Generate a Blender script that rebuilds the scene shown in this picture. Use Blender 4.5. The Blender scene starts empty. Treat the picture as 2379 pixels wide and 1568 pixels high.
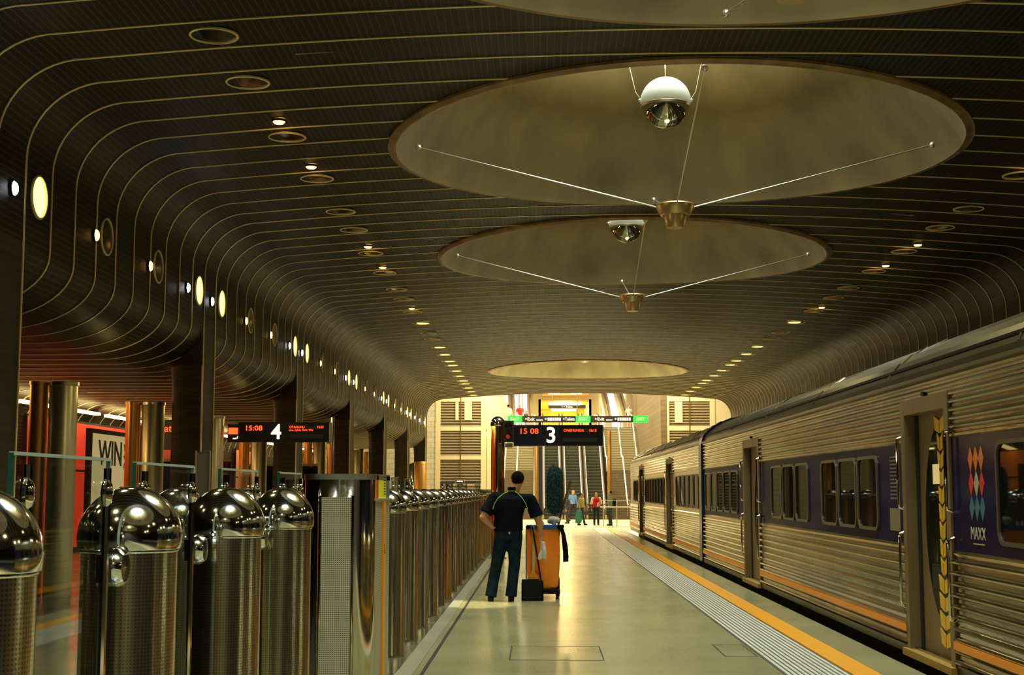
import bpy, bmesh, math, random
from mathutils import Vector, Matrix
random.seed(7)
PI = math.pi
S = bpy.context.scene
COL = S.collection

# ------------------------------------------------------------------ camera, world, exposure
F = 3240.0
cd = bpy.data.cameras.new('camera'); cam = bpy.data.objects.new('camera', cd); COL.objects.link(cam)
cd.sensor_width = 36.0; cd.lens = 36.0 * F / 2379.0; cd.clip_start = 0.05; cd.clip_end = 400
PITCH = math.atan(354.0 / F); YAW = math.atan(67.5 * math.cos(PITCH) / F)
cam.location = (0, 0, 1.5)
cam.rotation_euler = (PI / 2 + PITCH, 0, YAW)
S.camera = cam
w = bpy.data.worlds.new('world'); S.world = w; w.use_nodes = True
w.node_tree.nodes['Background'].inputs[0].default_value = (0.9, 0.75, 0.5, 1)
w.node_tree.nodes['Background'].inputs[1].default_value = 0.05
S.view_settings.view_transform = 'Standard'; S.view_settings.look = 'None'
S.view_settings.exposure = 0.15; S.view_settings.gamma = 1; S.view_settings.use_curve_mapping = False

HX = 1.95            # hall centre line
M = 9.45             # module length along the hall
PITCH_RIB = M / 11
YCOL0 = 24.65        # one column row position
YEND = 72.35
YBACK = -13.6
XW = -5.92           # left valance plane
WARM = (1.0, 0.66, 0.26)
COOL = (0.75, 0.93, 1.0)

def spot(loc, power, size, color=WARM, blend=0.6, target=None, radius=0.12):
    l = bpy.data.lights.new('lamp_light', 'SPOT'); l.energy = power; l.color = color
    l.spot_size = math.radians(size); l.spot_blend = blend; l.shadow_soft_size = radius
    o = bpy.data.objects.new('lamp_light', l); COL.objects.link(o); o.location = loc
    if target is not None:
        d = Vector(target) - Vector(loc); o.rotation_euler = d.to_track_quat('-Z', 'Y').to_euler()
    return o
def area(loc, power, sx, sy, color, target):
    l = bpy.data.lights.new('lamp_light', 'AREA'); l.energy = power; l.color = color
    l.shape = 'RECTANGLE'; l.size = sx; l.size_y = sy
    o = bpy.data.objects.new('lamp_light', l); COL.objects.link(o); o.location = loc
    d = Vector(target) - Vector(loc); o.rotation_euler = d.to_track_quat('-Z', 'Y').to_euler()
    return o
def point(loc, power, color=WARM, radius=0.1):
    l = bpy.data.lights.new('lamp_light', 'POINT'); l.energy = power; l.color = color; l.shadow_soft_size = radius
    o = bpy.data.objects.new('lamp_light', l); COL.objects.link(o); o.location = loc
    return o

# daylight and ceiling lights of the bright concourse beyond the hall
area((HX, 92, 11.0), 8000, 22, 26, (1.0, 0.86, 0.55), (HX, 92, 0))
area((HX, 77, 8.4), 1500, 14, 4, (1.0, 0.80, 0.45), (HX, 79, 0))

# ------------------------------------------------------------------ materials
def mat(name, color=(.8, .8, .8), rough=.5, metal=0, emit=None, estr=1.0, spec=.5, coat=0):
    m = bpy.data.materials.new(name); m.use_nodes = True
    b = m.node_tree.nodes['Principled BSDF']
    b.inputs['Base Color'].default_value = (*color, 1); b.inputs['Roughness'].default_value = rough
    b.inputs['Metallic'].default_value = metal
    b.inputs['Specular IOR Level'].default_value = spec
    b.inputs['Coat Weight'].default_value = coat
    if emit:
        b.inputs['Emission Color'].default_value = (*emit, 1); b.inputs['Emission Strength'].default_value = estr
    return m
def nt(m): return m.node_tree, m.node_tree.nodes, m.node_tree.links, m.node_tree.nodes['Principled BSDF']
def nnode(n, typ, **kw):
    x = n.new(typ)
    for k, v in kw.items(): setattr(x, k, v)
    return x
def mth(n, l, op, a, b=None, c=None):
    x = n.new('ShaderNodeMath'); x.operation = op
    for i, v in enumerate((a, b, c)):
        if v is None: continue
        if isinstance(v, (int, float)): x.inputs[i].default_value = v
        else: l.new(v, x.inputs[i])
    return x.outputs[0]
def noisy(m, c1, c2, scale=5, detail=4, stretch=(1, 1, 1), rough=None, bump=0, bscale=None):
    t, n, l, b = nt(m)
    tc = n.new('ShaderNodeTexCoord'); mp = n.new('ShaderNodeMapping'); mp.inputs['Scale'].default_value = stretch
    l.new(tc.outputs['Object'], mp.inputs[0])
    nz = n.new('ShaderNodeTexNoise'); nz.inputs['Scale'].default_value = scale; nz.inputs['Detail'].default_value = detail
    l.new(mp.outputs[0], nz.inputs[0])
    cr = n.new('ShaderNodeValToRGB'); cr.color_ramp.elements[0].position = .3; cr.color_ramp.elements[1].position = .7
    cr.color_ramp.elements[0].color = (*c1, 1); cr.color_ramp.elements[1].color = (*c2, 1)
    l.new(nz.outputs[0], cr.inputs[0]); l.new(cr.outputs[0], b.inputs['Base Color'])
    if rough:
        r = n.new('ShaderNodeMapRange'); r.inputs[3].default_value = rough[0]; r.inputs[4].default_value = rough[1]
        l.new(nz.outputs[0], r.inputs[0]); l.new(r.outputs[0], b.inputs['Roughness'])
    if bump:
        n2 = n.new('ShaderNodeTexNoise'); n2.inputs['Scale'].default_value = bscale or scale * 4
        l.new(mp.outputs[0], n2.inputs[0])
        bp = n.new('ShaderNodeBump'); bp.inputs['Strength'].default_value = bump; bp.inputs['Distance'].default_value = .01
        l.new(n2.outputs[0], bp.inputs['Height']); l.new(bp.outputs[0], b.inputs['Normal'])
    return m

def shell_mat():
    m = mat('bronze_mesh_lining', (.05, .04, .03), .55, .1, spec=.15)
    t, n, l, b = nt(m)
    uv = n.new('ShaderNodeTexCoord'); sp = n.new('ShaderNodeSeparateXYZ'); l.new(uv.outputs['UV'], sp.inputs[0])
    u, v = sp.outputs[0], sp.outputs[1]          # u across (m), v along (m)
    fu = mth(n, l, 'FRACT', mth(n, l, 'DIVIDE', u, .078))
    seam = mth(n, l, 'LESS_THAN', fu, .09)
    fv = mth(n, l, 'FRACT', mth(n, l, 'DIVIDE', v, .11))
    dash = mth(n, l, 'MULTIPLY', mth(n, l, 'GREATER_THAN', fv, .45), mth(n, l, 'GREATER_THAN', fu, .35))
    nz = n.new('ShaderNodeTexNoise'); nz.inputs['Scale'].default_value = 1.3; nz.inputs['Detail'].default_value = 5
    mp = n.new('ShaderNodeMapping'); mp.inputs['Scale'].default_value = (6, .6, 1); l.new(uv.outputs['UV'], mp.inputs[0]); l.new(mp.outputs[0], nz.inputs[0])
    c1 = n.new('ShaderNodeMixRGB'); l.new(nz.outputs[0], c1.inputs[0])
    c1.inputs[1].default_value = (.007, .006, .0045, 1); c1.inputs[2].default_value = (.034, .026, .014, 1)
    c2 = n.new('ShaderNodeMixRGB'); l.new(mth(n, l, 'MULTIPLY', dash, .45), c2.inputs[0]); l.new(c1.outputs[0], c2.inputs[1]); c2.inputs[2].default_value = (.01, .009, .008, 1)
    c3 = n.new('ShaderNodeMixRGB'); l.new(mth(n, l, 'MULTIPLY', seam, .7), c3.inputs[0]); l.new(c2.outputs[0], c3.inputs[1]); c3.inputs[2].default_value = (.16, .12, .055, 1)
    l.new(c3.outputs[0], b.inputs['Base Color'])
    r = n.new('ShaderNodeMapRange'); r.inputs[3].default_value = .42; r.inputs[4].default_value = .62
    l.new(nz.outputs[0], r.inputs[0]); l.new(r.outputs[0], b.inputs['Roughness'])
    bp = n.new('ShaderNodeBump'); bp.inputs['Strength'].default_value = .35; bp.inputs['Distance'].default_value = .01
    l.new(mth(n, l, 'ADD', mth(n, l, 'MULTIPLY', dash, -1.0), seam), bp.inputs['Height']); l.new(bp.outputs[0], b.inputs['Normal'])
    return m
def perforated(name, base, step=.012):
    m = mat(name, base, .19, 1.0)
    t, n, l, b = nt(m)
    tc = n.new('ShaderNodeTexCoord'); sp = n.new('ShaderNodeSeparateXYZ'); l.new(tc.outputs['Object'], sp.inputs[0])
    a = mth(n, l, 'ARCTAN2', sp.outputs[1], sp.outputs[0])
    fu = mth(n, l, 'FRACT', mth(n, l, 'MULTIPLY', a, .165 / step)); fz = mth(n, l, 'FRACT', mth(n, l, 'DIVIDE', sp.outputs[2], step))
    du = mth(n, l, 'SUBTRACT', fu, .5); dz = mth(n, l, 'SUBTRACT', fz, .5)
    d = mth(n, l, 'ADD', mth(n, l, 'MULTIPLY', du, du), mth(n, l, 'MULTIPLY', dz, dz))
    hole = mth(n, l, 'LESS_THAN', d, .075)
    mx = n.new('ShaderNodeMixRGB'); l.new(hole, mx.inputs[0]); mx.inputs[1].default_value = (*base, 1); mx.inputs[2].default_value = (.44, .41, .27, 1)
    l.new(mx.outputs[0], b.inputs['Base Color'])
    return m
def perforated_flat(name, base, step, axes):
    m = mat(name, base, .45, .65)
    t, n, l, b = nt(m)
    tc = n.new('ShaderNodeTexCoord'); sp = n.new('ShaderNodeSeparateXYZ'); l.new(tc.outputs['Object'], sp.inputs[0])
    fu = mth(n, l, 'FRACT', mth(n, l, 'DIVIDE', sp.outputs[axes[0]], step)); fz = mth(n, l, 'FRACT', mth(n, l, 'DIVIDE', sp.outputs[axes[1]], step))
    du = mth(n, l, 'SUBTRACT', fu, .5); dz = mth(n, l, 'SUBTRACT', fz, .5)
    d = mth(n, l, 'ADD', mth(n, l, 'MULTIPLY', du, du), mth(n, l, 'MULTIPLY', dz, dz))
    mx = n.new('ShaderNodeMixRGB'); l.new(mth(n, l, 'LESS_THAN', d, .08), mx.inputs[0]); mx.inputs[1].default_value = (*base, 1); mx.inputs[2].default_value = (.2, .18, .1, 1)
    l.new(mx.outputs[0], b.inputs['Base Color'])
    return m
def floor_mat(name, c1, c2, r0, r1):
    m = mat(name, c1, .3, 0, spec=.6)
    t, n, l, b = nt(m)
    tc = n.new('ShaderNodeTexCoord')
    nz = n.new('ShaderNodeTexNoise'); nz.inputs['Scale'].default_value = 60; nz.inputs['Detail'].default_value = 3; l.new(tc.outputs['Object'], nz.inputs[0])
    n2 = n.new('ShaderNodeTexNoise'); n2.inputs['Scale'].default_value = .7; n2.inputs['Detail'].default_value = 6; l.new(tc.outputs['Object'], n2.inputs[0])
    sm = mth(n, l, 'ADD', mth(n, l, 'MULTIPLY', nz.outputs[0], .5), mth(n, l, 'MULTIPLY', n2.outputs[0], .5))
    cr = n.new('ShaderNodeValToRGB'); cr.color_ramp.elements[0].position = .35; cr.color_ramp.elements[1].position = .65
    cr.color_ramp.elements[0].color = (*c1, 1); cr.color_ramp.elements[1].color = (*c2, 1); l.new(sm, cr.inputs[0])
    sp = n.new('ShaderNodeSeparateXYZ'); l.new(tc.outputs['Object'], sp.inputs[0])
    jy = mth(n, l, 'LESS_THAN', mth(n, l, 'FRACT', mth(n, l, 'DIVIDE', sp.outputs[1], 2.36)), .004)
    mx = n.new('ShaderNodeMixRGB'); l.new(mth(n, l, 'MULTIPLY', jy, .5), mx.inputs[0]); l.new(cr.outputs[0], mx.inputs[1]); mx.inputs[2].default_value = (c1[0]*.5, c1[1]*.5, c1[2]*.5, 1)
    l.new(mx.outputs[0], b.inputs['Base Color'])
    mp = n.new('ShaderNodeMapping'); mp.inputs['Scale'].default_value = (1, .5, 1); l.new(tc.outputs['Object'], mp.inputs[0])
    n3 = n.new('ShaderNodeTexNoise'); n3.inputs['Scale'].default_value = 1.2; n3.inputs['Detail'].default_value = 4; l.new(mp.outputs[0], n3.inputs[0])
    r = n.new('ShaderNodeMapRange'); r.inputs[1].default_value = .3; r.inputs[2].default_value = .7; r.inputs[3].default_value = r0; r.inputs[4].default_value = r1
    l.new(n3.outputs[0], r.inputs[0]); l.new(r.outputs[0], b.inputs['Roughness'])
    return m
def brick_mat(name, c1, c2, mortar, sx=1.0):
    m = mat(name, c1, .7)
    t, n, l, b = nt(m)
    tc = n.new('ShaderNodeTexCoord'); mp = n.new('ShaderNodeMapping'); mp.inputs['Rotation'].default_value = (PI/2, 0, 0)
    l.new(tc.outputs['Object'], mp.inputs[0])
    br = n.new('ShaderNodeTexBrick'); l.new(mp.outputs[0], br.inputs[0]); br.inputs['Scale'].default_value = 1
    br.inputs['Brick Width'].default_value = .6; br.inputs['Row Height'].default_value = .3; br.inputs['Mortar Size'].default_value = .012
    br.inputs['Color1'].default_value = (*c1, 1); br.inputs['Color2'].default_value = (*c2, 1); br.inputs['Mortar'].default_value = (*mortar, 1)
    l.new(br.outputs[0], b.inputs['Base Color'])
    return m
def glass_mat(name, tint, r0=.05, k=.6, base=None, col=(.9, .95, .9), rough=.02):
    """thin clear glass, or a dark body with a limited mirror layer when base is given"""
    m = bpy.data.materials.new(name); m.use_nodes = True
    n = m.node_tree.nodes; l = m.node_tree.links; n.clear()
    o = n.new('ShaderNodeOutputMaterial'); mx = n.new('ShaderNodeMixShader')
    if base is None:
        tr = n.new('ShaderNodeBsdfTransparent'); tr.inputs[0].default_value = (*tint, 1)
    else:
        tr = n.new('ShaderNodeBsdfDiffuse'); tr.inputs[0].default_value = (*base, 1)
    gl = n.new('ShaderNodeBsdfGlossy'); gl.inputs['Roughness'].default_value = rough; gl.inputs['Color'].default_value = (*col, 1)
    lw = n.new('ShaderNodeLayerWeight'); lw.inputs[0].default_value = .5
    p = mth(n, l, 'ADD', mth(n, l, 'MULTIPLY', mth(n, l, 'POWER', lw.outputs['Facing'], 5.0), k), r0)
    l.new(p, mx.inputs[0]); l.new(tr.outputs[0], mx.inputs[1]); l.new(gl.outputs[0], mx.inputs[2]); l.new(mx.outputs[0], o.inputs[0])
    return m

MT = {}
MT['shell'] = shell_mat()
MT['rib'] = mat('gold_rib', (.95, .76, .32), .4, .1)
MT['steel'] = mat('polished_steel', (.74, .71, .60), .07, 1)
MT['dome'] = mat('mirror_steel', (.78, .82, .82), .09, 1)
MT['brushed'] = noisy(mat('brushed_steel', (.6, .56, .44), .28, 1), (.52, .48, .37), (.7, .66, .52), 3, 4, (1, 1, .4), (.22, .4))
MT['perf'] = perforated('perforated_steel', (.80, .76, .54))
MT['perf_front'] = perforated_flat('perforated_front', (.95, .95, .72), .014, (0, 2))
MT['perf_side'] = perforated_flat('perforated_side', (.6, .58, .42), .016, (1, 2))
MT['train'] = noisy(mat('fluted_stainless', (.62, .57, .43), .2, 1), (.24, .215, .135), (.50, .45, .28), 1.5, 5, (1, .35, 2.5), (.10, .24), .12, 14)
MT['train_roof'] = noisy(mat('roof_stainless', (.5, .48, .38), .3, 1), (.12, .12, .09), (.24, .23, .17), 1.5, 5, (1, .3, 2), (.22, .42))
MT['navy'] = glass_mat('navy_paint', None, .05, .12, (.014, .015, .055), (.9, .9, 1), .14)
MT['steelband'] = noisy(mat('smooth_stainless', (.5, .47, .38), .22, 1), (.42, .40, .34), (.6, .56, .44), 2, 4, (1, .4, 1), (.15, .3))
MT['bluefrm'] = mat('blue_gangway', (.012, .03, .12), .25, .2)
MT['tan'] = noisy(mat('tan_door_paint', (.26, .19, .075), .45), (.15, .11, .042), (.22, .16, .062), 2, 3)
MT['orange'] = mat('orange_paint', (.92, .34, .006), .4)
MT['tacorange'] = noisy(mat('orange_tile', (.85, .32, .015), .45), (.95, .36, .004), (1.0, .46, .01), 8, 3)
MT['yellow'] = mat('yellow_paint', (.85, .52, .02), .4)
MT['dark'] = mat('dark_matter', (.012, .012, .012), .6)
MT['black'] = mat('black_plastic', (.008, .008, .011), .5, spec=.15)
MT['glassdark'] = glass_mat('tinted_window', None, .07, .10, (.006, .007, .006))
MT['glass'] = glass_mat('clear_glass', (.93, .98, .95), .04, .6)
MT['edge'] = mat('green_glass_edge', (.015, .08, .06), .15, 0, emit=None, spec=.8)
MT['concrete'] = noisy(mat('skylight_concrete', (.3, .25, .12), .75), (.11, .080, .028), (.20, .152, .056), 1.2, 12, (1, 1, .35), None, .2, 6)
MT['rim'] = noisy(mat('rusty_rim', (.3, .18, .07), .45, .4), (.22, .12, .045), (.42, .27, .1), 4, 6)
MT['floor'] = floor_mat('terrazzo', (.27, .26, .13), (.42, .40, .21), .20, .26)
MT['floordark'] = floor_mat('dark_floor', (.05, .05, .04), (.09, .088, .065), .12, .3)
MT['concourse'] = mat('pale_concourse_floor', (.72, .68, .5), .35)
MT['edgestrip'] = mat('platform_edge', (.2, .19, .12), .4)
MT['ridge'] = mat('tactile_ridge', (.9, .92, .78), .3, 0)
MT['tacbase'] = mat('tactile_base', (.05, .05, .035), .5)
MT['cream'] = mat('cream_wall', (.78, .70, .46), .7)
MT['brick'] = brick_mat('white_block_wall', (.74, .72, .6), (.66, .64, .52), (.4, .38, .3))
MT['louvre'] = mat('grey_louvre', (.34, .28, .17), .6)
MT['brownwall'] = brick_mat('brown_tile_wall', (.18, .135, .07), (.15, .11, .06), (.10, .07, .04))
MT['bar'] = mat('bronze_bar', (.35, .2, .05), .3, .7)
MT['hub'] = mat('bronze_hub', (.75, .58, .26), .35, .75)
MT['cable'] = mat('steel_cable', (.75, .72, .58), .3, .8)
MT['globe'] = mat('opal_globe', (.78, .80, .66), .35)
MT['refl'] = mat('glass_reflector', (.45, .42, .3), .05, .9)
MT['daylight'] = mat('skylight_glass', (.8, .9, .9), .3, 0, emit=(.80, .95, 1.0), estr=20.0)
MT['lampwarm'] = mat('lit_warm_lens', (1, .8, .4), .3, 0, emit=(1, .55, .10), estr=7)
MT['lampyellow'] = mat('lit_yellow_lens', (1, .9, .5), .3, 0, emit=(1, .74, .16), estr=3.2)
MT['lampwhite'] = mat('lit_white_lens', (1, 1, 1), .3, 0, emit=(.88, .92, 1), estr=25)
MT['lens'] = mat('dark_lens', (.008, .007, .006), .12, 0, spec=.5)
MT['strip'] = mat('strip_lamp', (1, .9, .6), .3, 0, emit=(1, .76, .3), estr=9)
MT['white_day'] = mat('bright_daylight', (1, 1, 1), .5, 0, emit=(1, .98, .88), estr=2.4)
MT['warmceil'] = mat('warm_soffit', (.7, .38, .06), .6)
MT['warmlamp'] = mat('corridor_lamp', (1, .9, .6), .3, 0, emit=(1, .88, .5), estr=5)
MT['red'] = mat('red_panel', (.8, .02, .01), .45)
MT['redglow'] = mat('red_lightbox', (.8, .03, .015), .4, 0, emit=(1, .03, .01), estr=.42)
MT['orangeglow'] = mat('orange_lightbox', (.9, .25, .03), .4, 0, emit=(1, .2, .02), estr=.2)
MT['poster'] = mat('cream_poster', (.75, .62, .28), .5, 0, emit=(1, .8, .35), estr=.32)
MT['postergrey'] = mat('poster_blue_grey', (.14, .22, .25), .6)
MT['posterpink'] = mat('poster_pink', (.6, .25, .2), .5)
MT['signnavy'] = mat('sign_navy', (.010, .011, .03), .35)
MT['signblack'] = mat('sign_black', (.006, .006, .007), .3)
MT['signgrey'] = mat('sign_grey', (.03, .03, .028), .4)
MT['led'] = mat('red_led', (1, .1, .02), .4, 0, emit=(1, .04, .006), estr=4.5)
MT['signwhite'] = mat('sign_white', (1, .95, .75), .4, 0, emit=(1, .9, .62), estr=1.3)
MT['green'] = mat('exit_green', (0, .6, .05), .4, 0, emit=(0, .62, .04), estr=1.0)
MT['exittext'] = mat('exit_text', (.8, 1, .3), .4, 0, emit=(.75, 1, .25), estr=1.6)
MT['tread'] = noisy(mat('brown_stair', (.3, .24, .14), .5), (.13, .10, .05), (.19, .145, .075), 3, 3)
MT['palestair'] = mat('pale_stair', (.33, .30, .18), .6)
MT['escstep'] = mat('escalator_step', (.10, .11, .075), .35, .5)
MT['escriser'] = mat('escalator_riser', (.035, .04, .03), .4, .4)
MT['balus'] = mat('balustrade', (.85, .68, .36), .2, .5)
MT['railglow'] = mat('handrail_lamp', (1, .9, .6), .3, 0, emit=(1, .86, .48), estr=1.6)
MT['bronze'] = mat('orange_steel', (.85, .42, .10), .33, .85)
MT['cylsteel'] = noisy(mat('duct_steel', (.7, .65, .45), .2, .85), (.7, .62, .38), (.9, .82, .55), 3, 3, (3, 3, .3), (.28, .42))
MT['skin'] = mat('skin', (.50, .24, .10), .5)
MT['skin2'] = mat('skin_light', (.55, .3, .17), .5)
MT['hair'] = mat('dark_hair', (.010, .007, .005), .8, spec=.05)
MT['shirt'] = noisy(mat('black_shirt', (.010, .012, .018), .8, spec=.08), (.003, .004, .007), (.007, .009, .014), 8, 3)
MT['jeans'] = noisy(mat('denim', (.014, .026, .04), .8, spec=.08), (.004, .010, .018), (.010, .026, .040), 9, 4)
MT['lime'] = mat('lime_piping', (.3, .75, .04), .5)
MT['bag'] = noisy(mat('orange_bag', (.85, .27, .02), .5), (.95, .21, .004), (1.0, .31, .015), 5, 4, (1, 1, .4), None, .5, 6)
MT['bluepl'] = mat('blue_plastic', (.02, .10, .38), .35)
MT['rag'] = noisy(mat('white_cloth', (.6, .6, .52), .8), (.4, .4, .34), (.75, .75, .65), 12, 3)
MT['duster'] = noisy(mat('teal_duster', (.05, .13, .13), .9), (.006, .014, .015), (.02, .05, .05), 10, 4)  # used for the core, whose shading is put into the near-black colour
MT['grey'] = mat('grey_metal', (.3, .3, .28), .35, .6)

def cmat(name, c, r=.7):
    return mat(name, c, r)

# ------------------------------------------------------------------ mesh helpers
class MB:
    def __init__(s): s.v = []; s.f = []; s.uv = None
    def add(s, vs, fs):
        o = len(s.v); s.v += [tuple(p) for p in vs]; s.f += [tuple(i + o for i in f) for f in fs]
    def box(s, x0, y0, z0, x1, y1, z1):
        vs = [(x, y, z) for z in (z0, z1) for y in (y0, y1) for x in (x0, x1)]
        s.add(vs, [(0, 2, 3, 1), (4, 5, 7, 6), (0, 1, 5, 4), (2, 6, 7, 3), (0, 4, 6, 2), (1, 3, 7, 5)]); return s
    def lathe(s, prof, c=(0, 0, 0), n=32, axis='Z', cap=False):
        vs = []; fs = []
        for (r, h) in prof:
            for i in range(n):
                a = 2 * PI * i / n; p = (r * math.cos(a), r * math.sin(a), h)
                if axis == 'X': p = (h, p[0], p[1])
                if axis == 'Y': p = (p[0], h, p[1])
                vs.append((p[0] + c[0], p[1] + c[1], p[2] + c[2]))
        for k in range(len(prof) - 1):
            for i in range(n):
                j = (i + 1) % n; fs.append((k * n + i, k * n + j, (k + 1) * n + j, (k + 1) * n + i))
        if cap:
            fs.append(tuple(range(n - 1, -1, -1))); fs.append(tuple((len(prof) - 1) * n + i for i in range(n)))
        s.add(vs, fs); return s
    def tube(s, pts, r, n=8, caps=True, ell=None):
        pts = [Vector(p) for p in pts]
        rs = r if isinstance(r, (list, tuple)) else [r] * len(pts)
        vs = []; fs = []; up = Vector((0, 0, 1)); prev = None
        for i, p in enumerate(pts):
            d = (pts[min(i + 1, len(pts) - 1)] - pts[max(i - 1, 0)])
            d = d.normalized() if d.length > 1e-9 else Vector((0, 0, 1))
            if prev is None:
                a = Vector((1, 0, 0)) if abs(d.x) < .9 else Vector((0, 1, 0))
                a = (a - d * a.dot(d)).normalized()
            else:
                a = (prev - d * prev.dot(d)).normalized()
            prev = a; b = d.cross(a)
            for k in range(n):
                t = 2 * PI * k / n; vs.append(p + a * (rs[i] * math.cos(t)) + b * (rs[i] * math.sin(t)))
        for i in range(len(pts) - 1):
            for k in range(n):
                j = (k + 1) % n; fs.append((i * n + k, i * n + j, (i + 1) * n + j, (i + 1) * n + k))
        if caps: fs.append(tuple(range(n - 1, -1, -1))); fs.append(tuple((len(pts) - 1) * n + k for k in range(n)))
        s.add(vs, fs); return s
    def ball(s, c, r, n=16, m=10):
        rx, ry, rz = r if isinstance(r, (list, tuple)) else (r, r, r)
        vs = [(c[0], c[1], c[2] - rz)]; fs = []
        for j in range(1, m):
            ph = -PI / 2 + PI * j / m
            for i in range(n):
                a = 2 * PI * i / n; vs.append((c[0] + rx * math.cos(ph) * math.cos(a), c[1] + ry * math.cos(ph) * math.sin(a), c[2] + rz * math.sin(ph)))
        vs.append((c[0], c[1], c[2] + rz)); L = len(vs) - 1
        for i in range(n):
            k = (i + 1) % n; fs.append((0, 1 + k, 1 + i)); fs.append((L, L - n + i, L - n + k))
            for j in range(m - 2):
                a = 1 + j * n; fs.append((a + i, a + k, a + n + k, a + n + i))
        s.add(vs, fs); return s
    def cap(s, p0, p1, r0, r1, n=12):
        p0 = Vector(p0); p1 = Vector(p1)
        pts = [p0 + (p1 - p0) * t for t in (0, .5, 1)]
        s.tube(pts, [r0, (r0 + r1) / 2, r1], n); s.ball(p0, r0, n, 8); s.ball(p1, r1, n, 8); return s
    def prism(s, poly, y0, y1, axis='Y'):
        n = len(poly)
        if axis == 'Y': vs = [(x, y0, z) for x, z in poly] + [(x, y1, z) for x, z in poly]
        elif axis == 'X': vs = [(y0, y, z) for y, z in poly] + [(y1, y, z) for y, z in poly]
        else: vs = [(x, y, y0) for x, y in poly] + [(x, y, y1) for x, y in poly]
        fs = [tuple(range(n)), tuple(range(2 * n - 1, n - 1, -1))] + [(i, i + n, (i + 1) % n + n, (i + 1) % n) for i in range(n)]
        s.add(vs, fs); return s
    def obj(s, name, m, parent=None, smooth=False, loc=None, kind=None, label=None, flip=False):
        me = bpy.data.meshes.new(name); me.from_pydata(s.v, [], s.f); me.update()
        bm = bmesh.new(); bm.from_mesh(me); bmesh.ops.recalc_face_normals(bm, faces=bm.faces)
        bm.to_mesh(me); bm.free()
        if smooth:
            me.polygons.foreach_set('use_smooth', [True] * len(me.polygons))
            try: me.set_sharp_from_angle(angle=math.radians(40))
            except Exception: pass
        me.materials.append(m)
        o = bpy.data.objects.new(name, me); COL.objects.link(o)
        if loc: o.location = loc
        if parent is not None: o.parent = parent
        if kind: o['kind'] = kind
        if label: o['label'] = label
        return o
def thing(name, label, cat, loc=(0, 0, 0), group=None, rz=0):
    o = bpy.data.objects.new(name, None); COL.objects.link(o); o.location = loc; o.rotation_euler = (0, 0, rz)
    o.empty_display_size = .1; o['label'] = label; o['category'] = cat
    if group: o['group'] = group
    return o
def tag(o, label, cat, group=None):
    o['label'] = label; o['category'] = cat
    if group: o['group'] = group
    return o
def kids(o): return [c for c in bpy.data.objects if c.parent == o]
def copy_tree(o, loc, label=None, group=None, children=None):
    r = o.copy(); COL.objects.link(r); r.location = loc
    if label: r['label'] = label
    if group: r['group'] = group
    for ch in (children if children is not None else kids(o)):
        c = ch.copy(); COL.objects.link(c); c.parent = r
        for g in kids(ch):
            d = g.copy(); COL.objects.link(d); d.parent = c
    return r
def text_mesh(body, size, m, name, parent, loc, rot, align='CENTER', depth=.004, sx=1.0, bold=0.0):
    cu = bpy.data.curves.new('lettering', 'FONT'); cu.body = body; cu.size = size; cu.extrude = depth; cu.offset = bold
    cu.align_x = align; cu.align_y = 'CENTER'; cu.resolution_u = 3
    t = bpy.data.objects.new('lettering', cu); COL.objects.link(t)
    dg = bpy.context.evaluated_depsgraph_get(); dg.update()
    me = bpy.data.meshes.new_from_object(t.evaluated_get(dg)); bpy.data.objects.remove(t); bpy.data.curves.remove(cu)
    me.materials.clear(); me.materials.append(m)
    o = bpy.data.objects.new(name, me); COL.objects.link(o); o.location = loc; o.rotation_euler = rot; o.scale = (sx, 1, 1)
    o.parent = parent
    return o
TF = (PI / 2, 0, 0)           # text facing the camera (towards -y)
def ordinal(i):
    return ['first', 'second', 'third', 'fourth', 'fifth', 'sixth', 'seventh', 'eighth', 'ninth', 'tenth', 'eleventh', 'twelfth', 'thirteenth',
            'fourteenth', 'fifteenth', 'sixteenth', 'seventeenth', 'eighteenth', 'nineteenth', 'twentieth', 'twenty-first', 'twenty-second',
            'twenty-third', 'twenty-fourth', 'twenty-fifth', 'twenty-sixth', 'twenty-seventh', 'twenty-eighth', 'twenty-ninth', 'thirtieth'][i]

# ------------------------------------------------------------------ hall shell
def cz(x): return 6.5 - .0062 * (x - HX) ** 2
def half_profile():
    """left half cross section from the back wall to the hall centre"""
    p = [(-11.6, -.1), (-11.6, 1.4), (-11.6, 2.9)]
    for i in range(1, 7):
        a = PI / 2 * i / 6; p.append((-10.9 - .7 * math.cos(a), 2.9 + .72 * math.sin(a)))
    for x in (-10.2, -9.4, -8.6, -7.9): p.append((x, 3.62))
    for i in range(0, 13):
        a = PI / 2 * i / 12; p.append((-7.2 + 1.28 * math.sin(a), 4.32 - .70 * math.cos(a)))
    for z in (4.6, 4.9, 5.2): p.append((XW, z))
    zc = cz(XW + .95)
    for i in range(0, 13):
        a = PI / 2 * i / 12; p.append((XW + .95 - .95 * math.cos(a), zc - .9 + .9 * math.sin(a)))
    for x in (-4.6, -4.2, -3.8, -3.4, -3.0, -2.75): p.append((x, cz(x)))
    return p
HP = half_profile()
def mirror(p): return (2 * HX - p[0], p[1])
OC = [10.45 - M, 10.45, 10.45 + M, 10.45 + 2 * M, 10.45 + 5 * M]   # skylight centres that are open
OC = [10.45 - 2 * M + .05] + [1.0, 10.45, 19.9, 29.35, 57.7]
OCR = {y: 4.05 for y in OC}; OCR[57.7] = 4.05
HALF = 4.7                                                     # central strip half width

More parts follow.
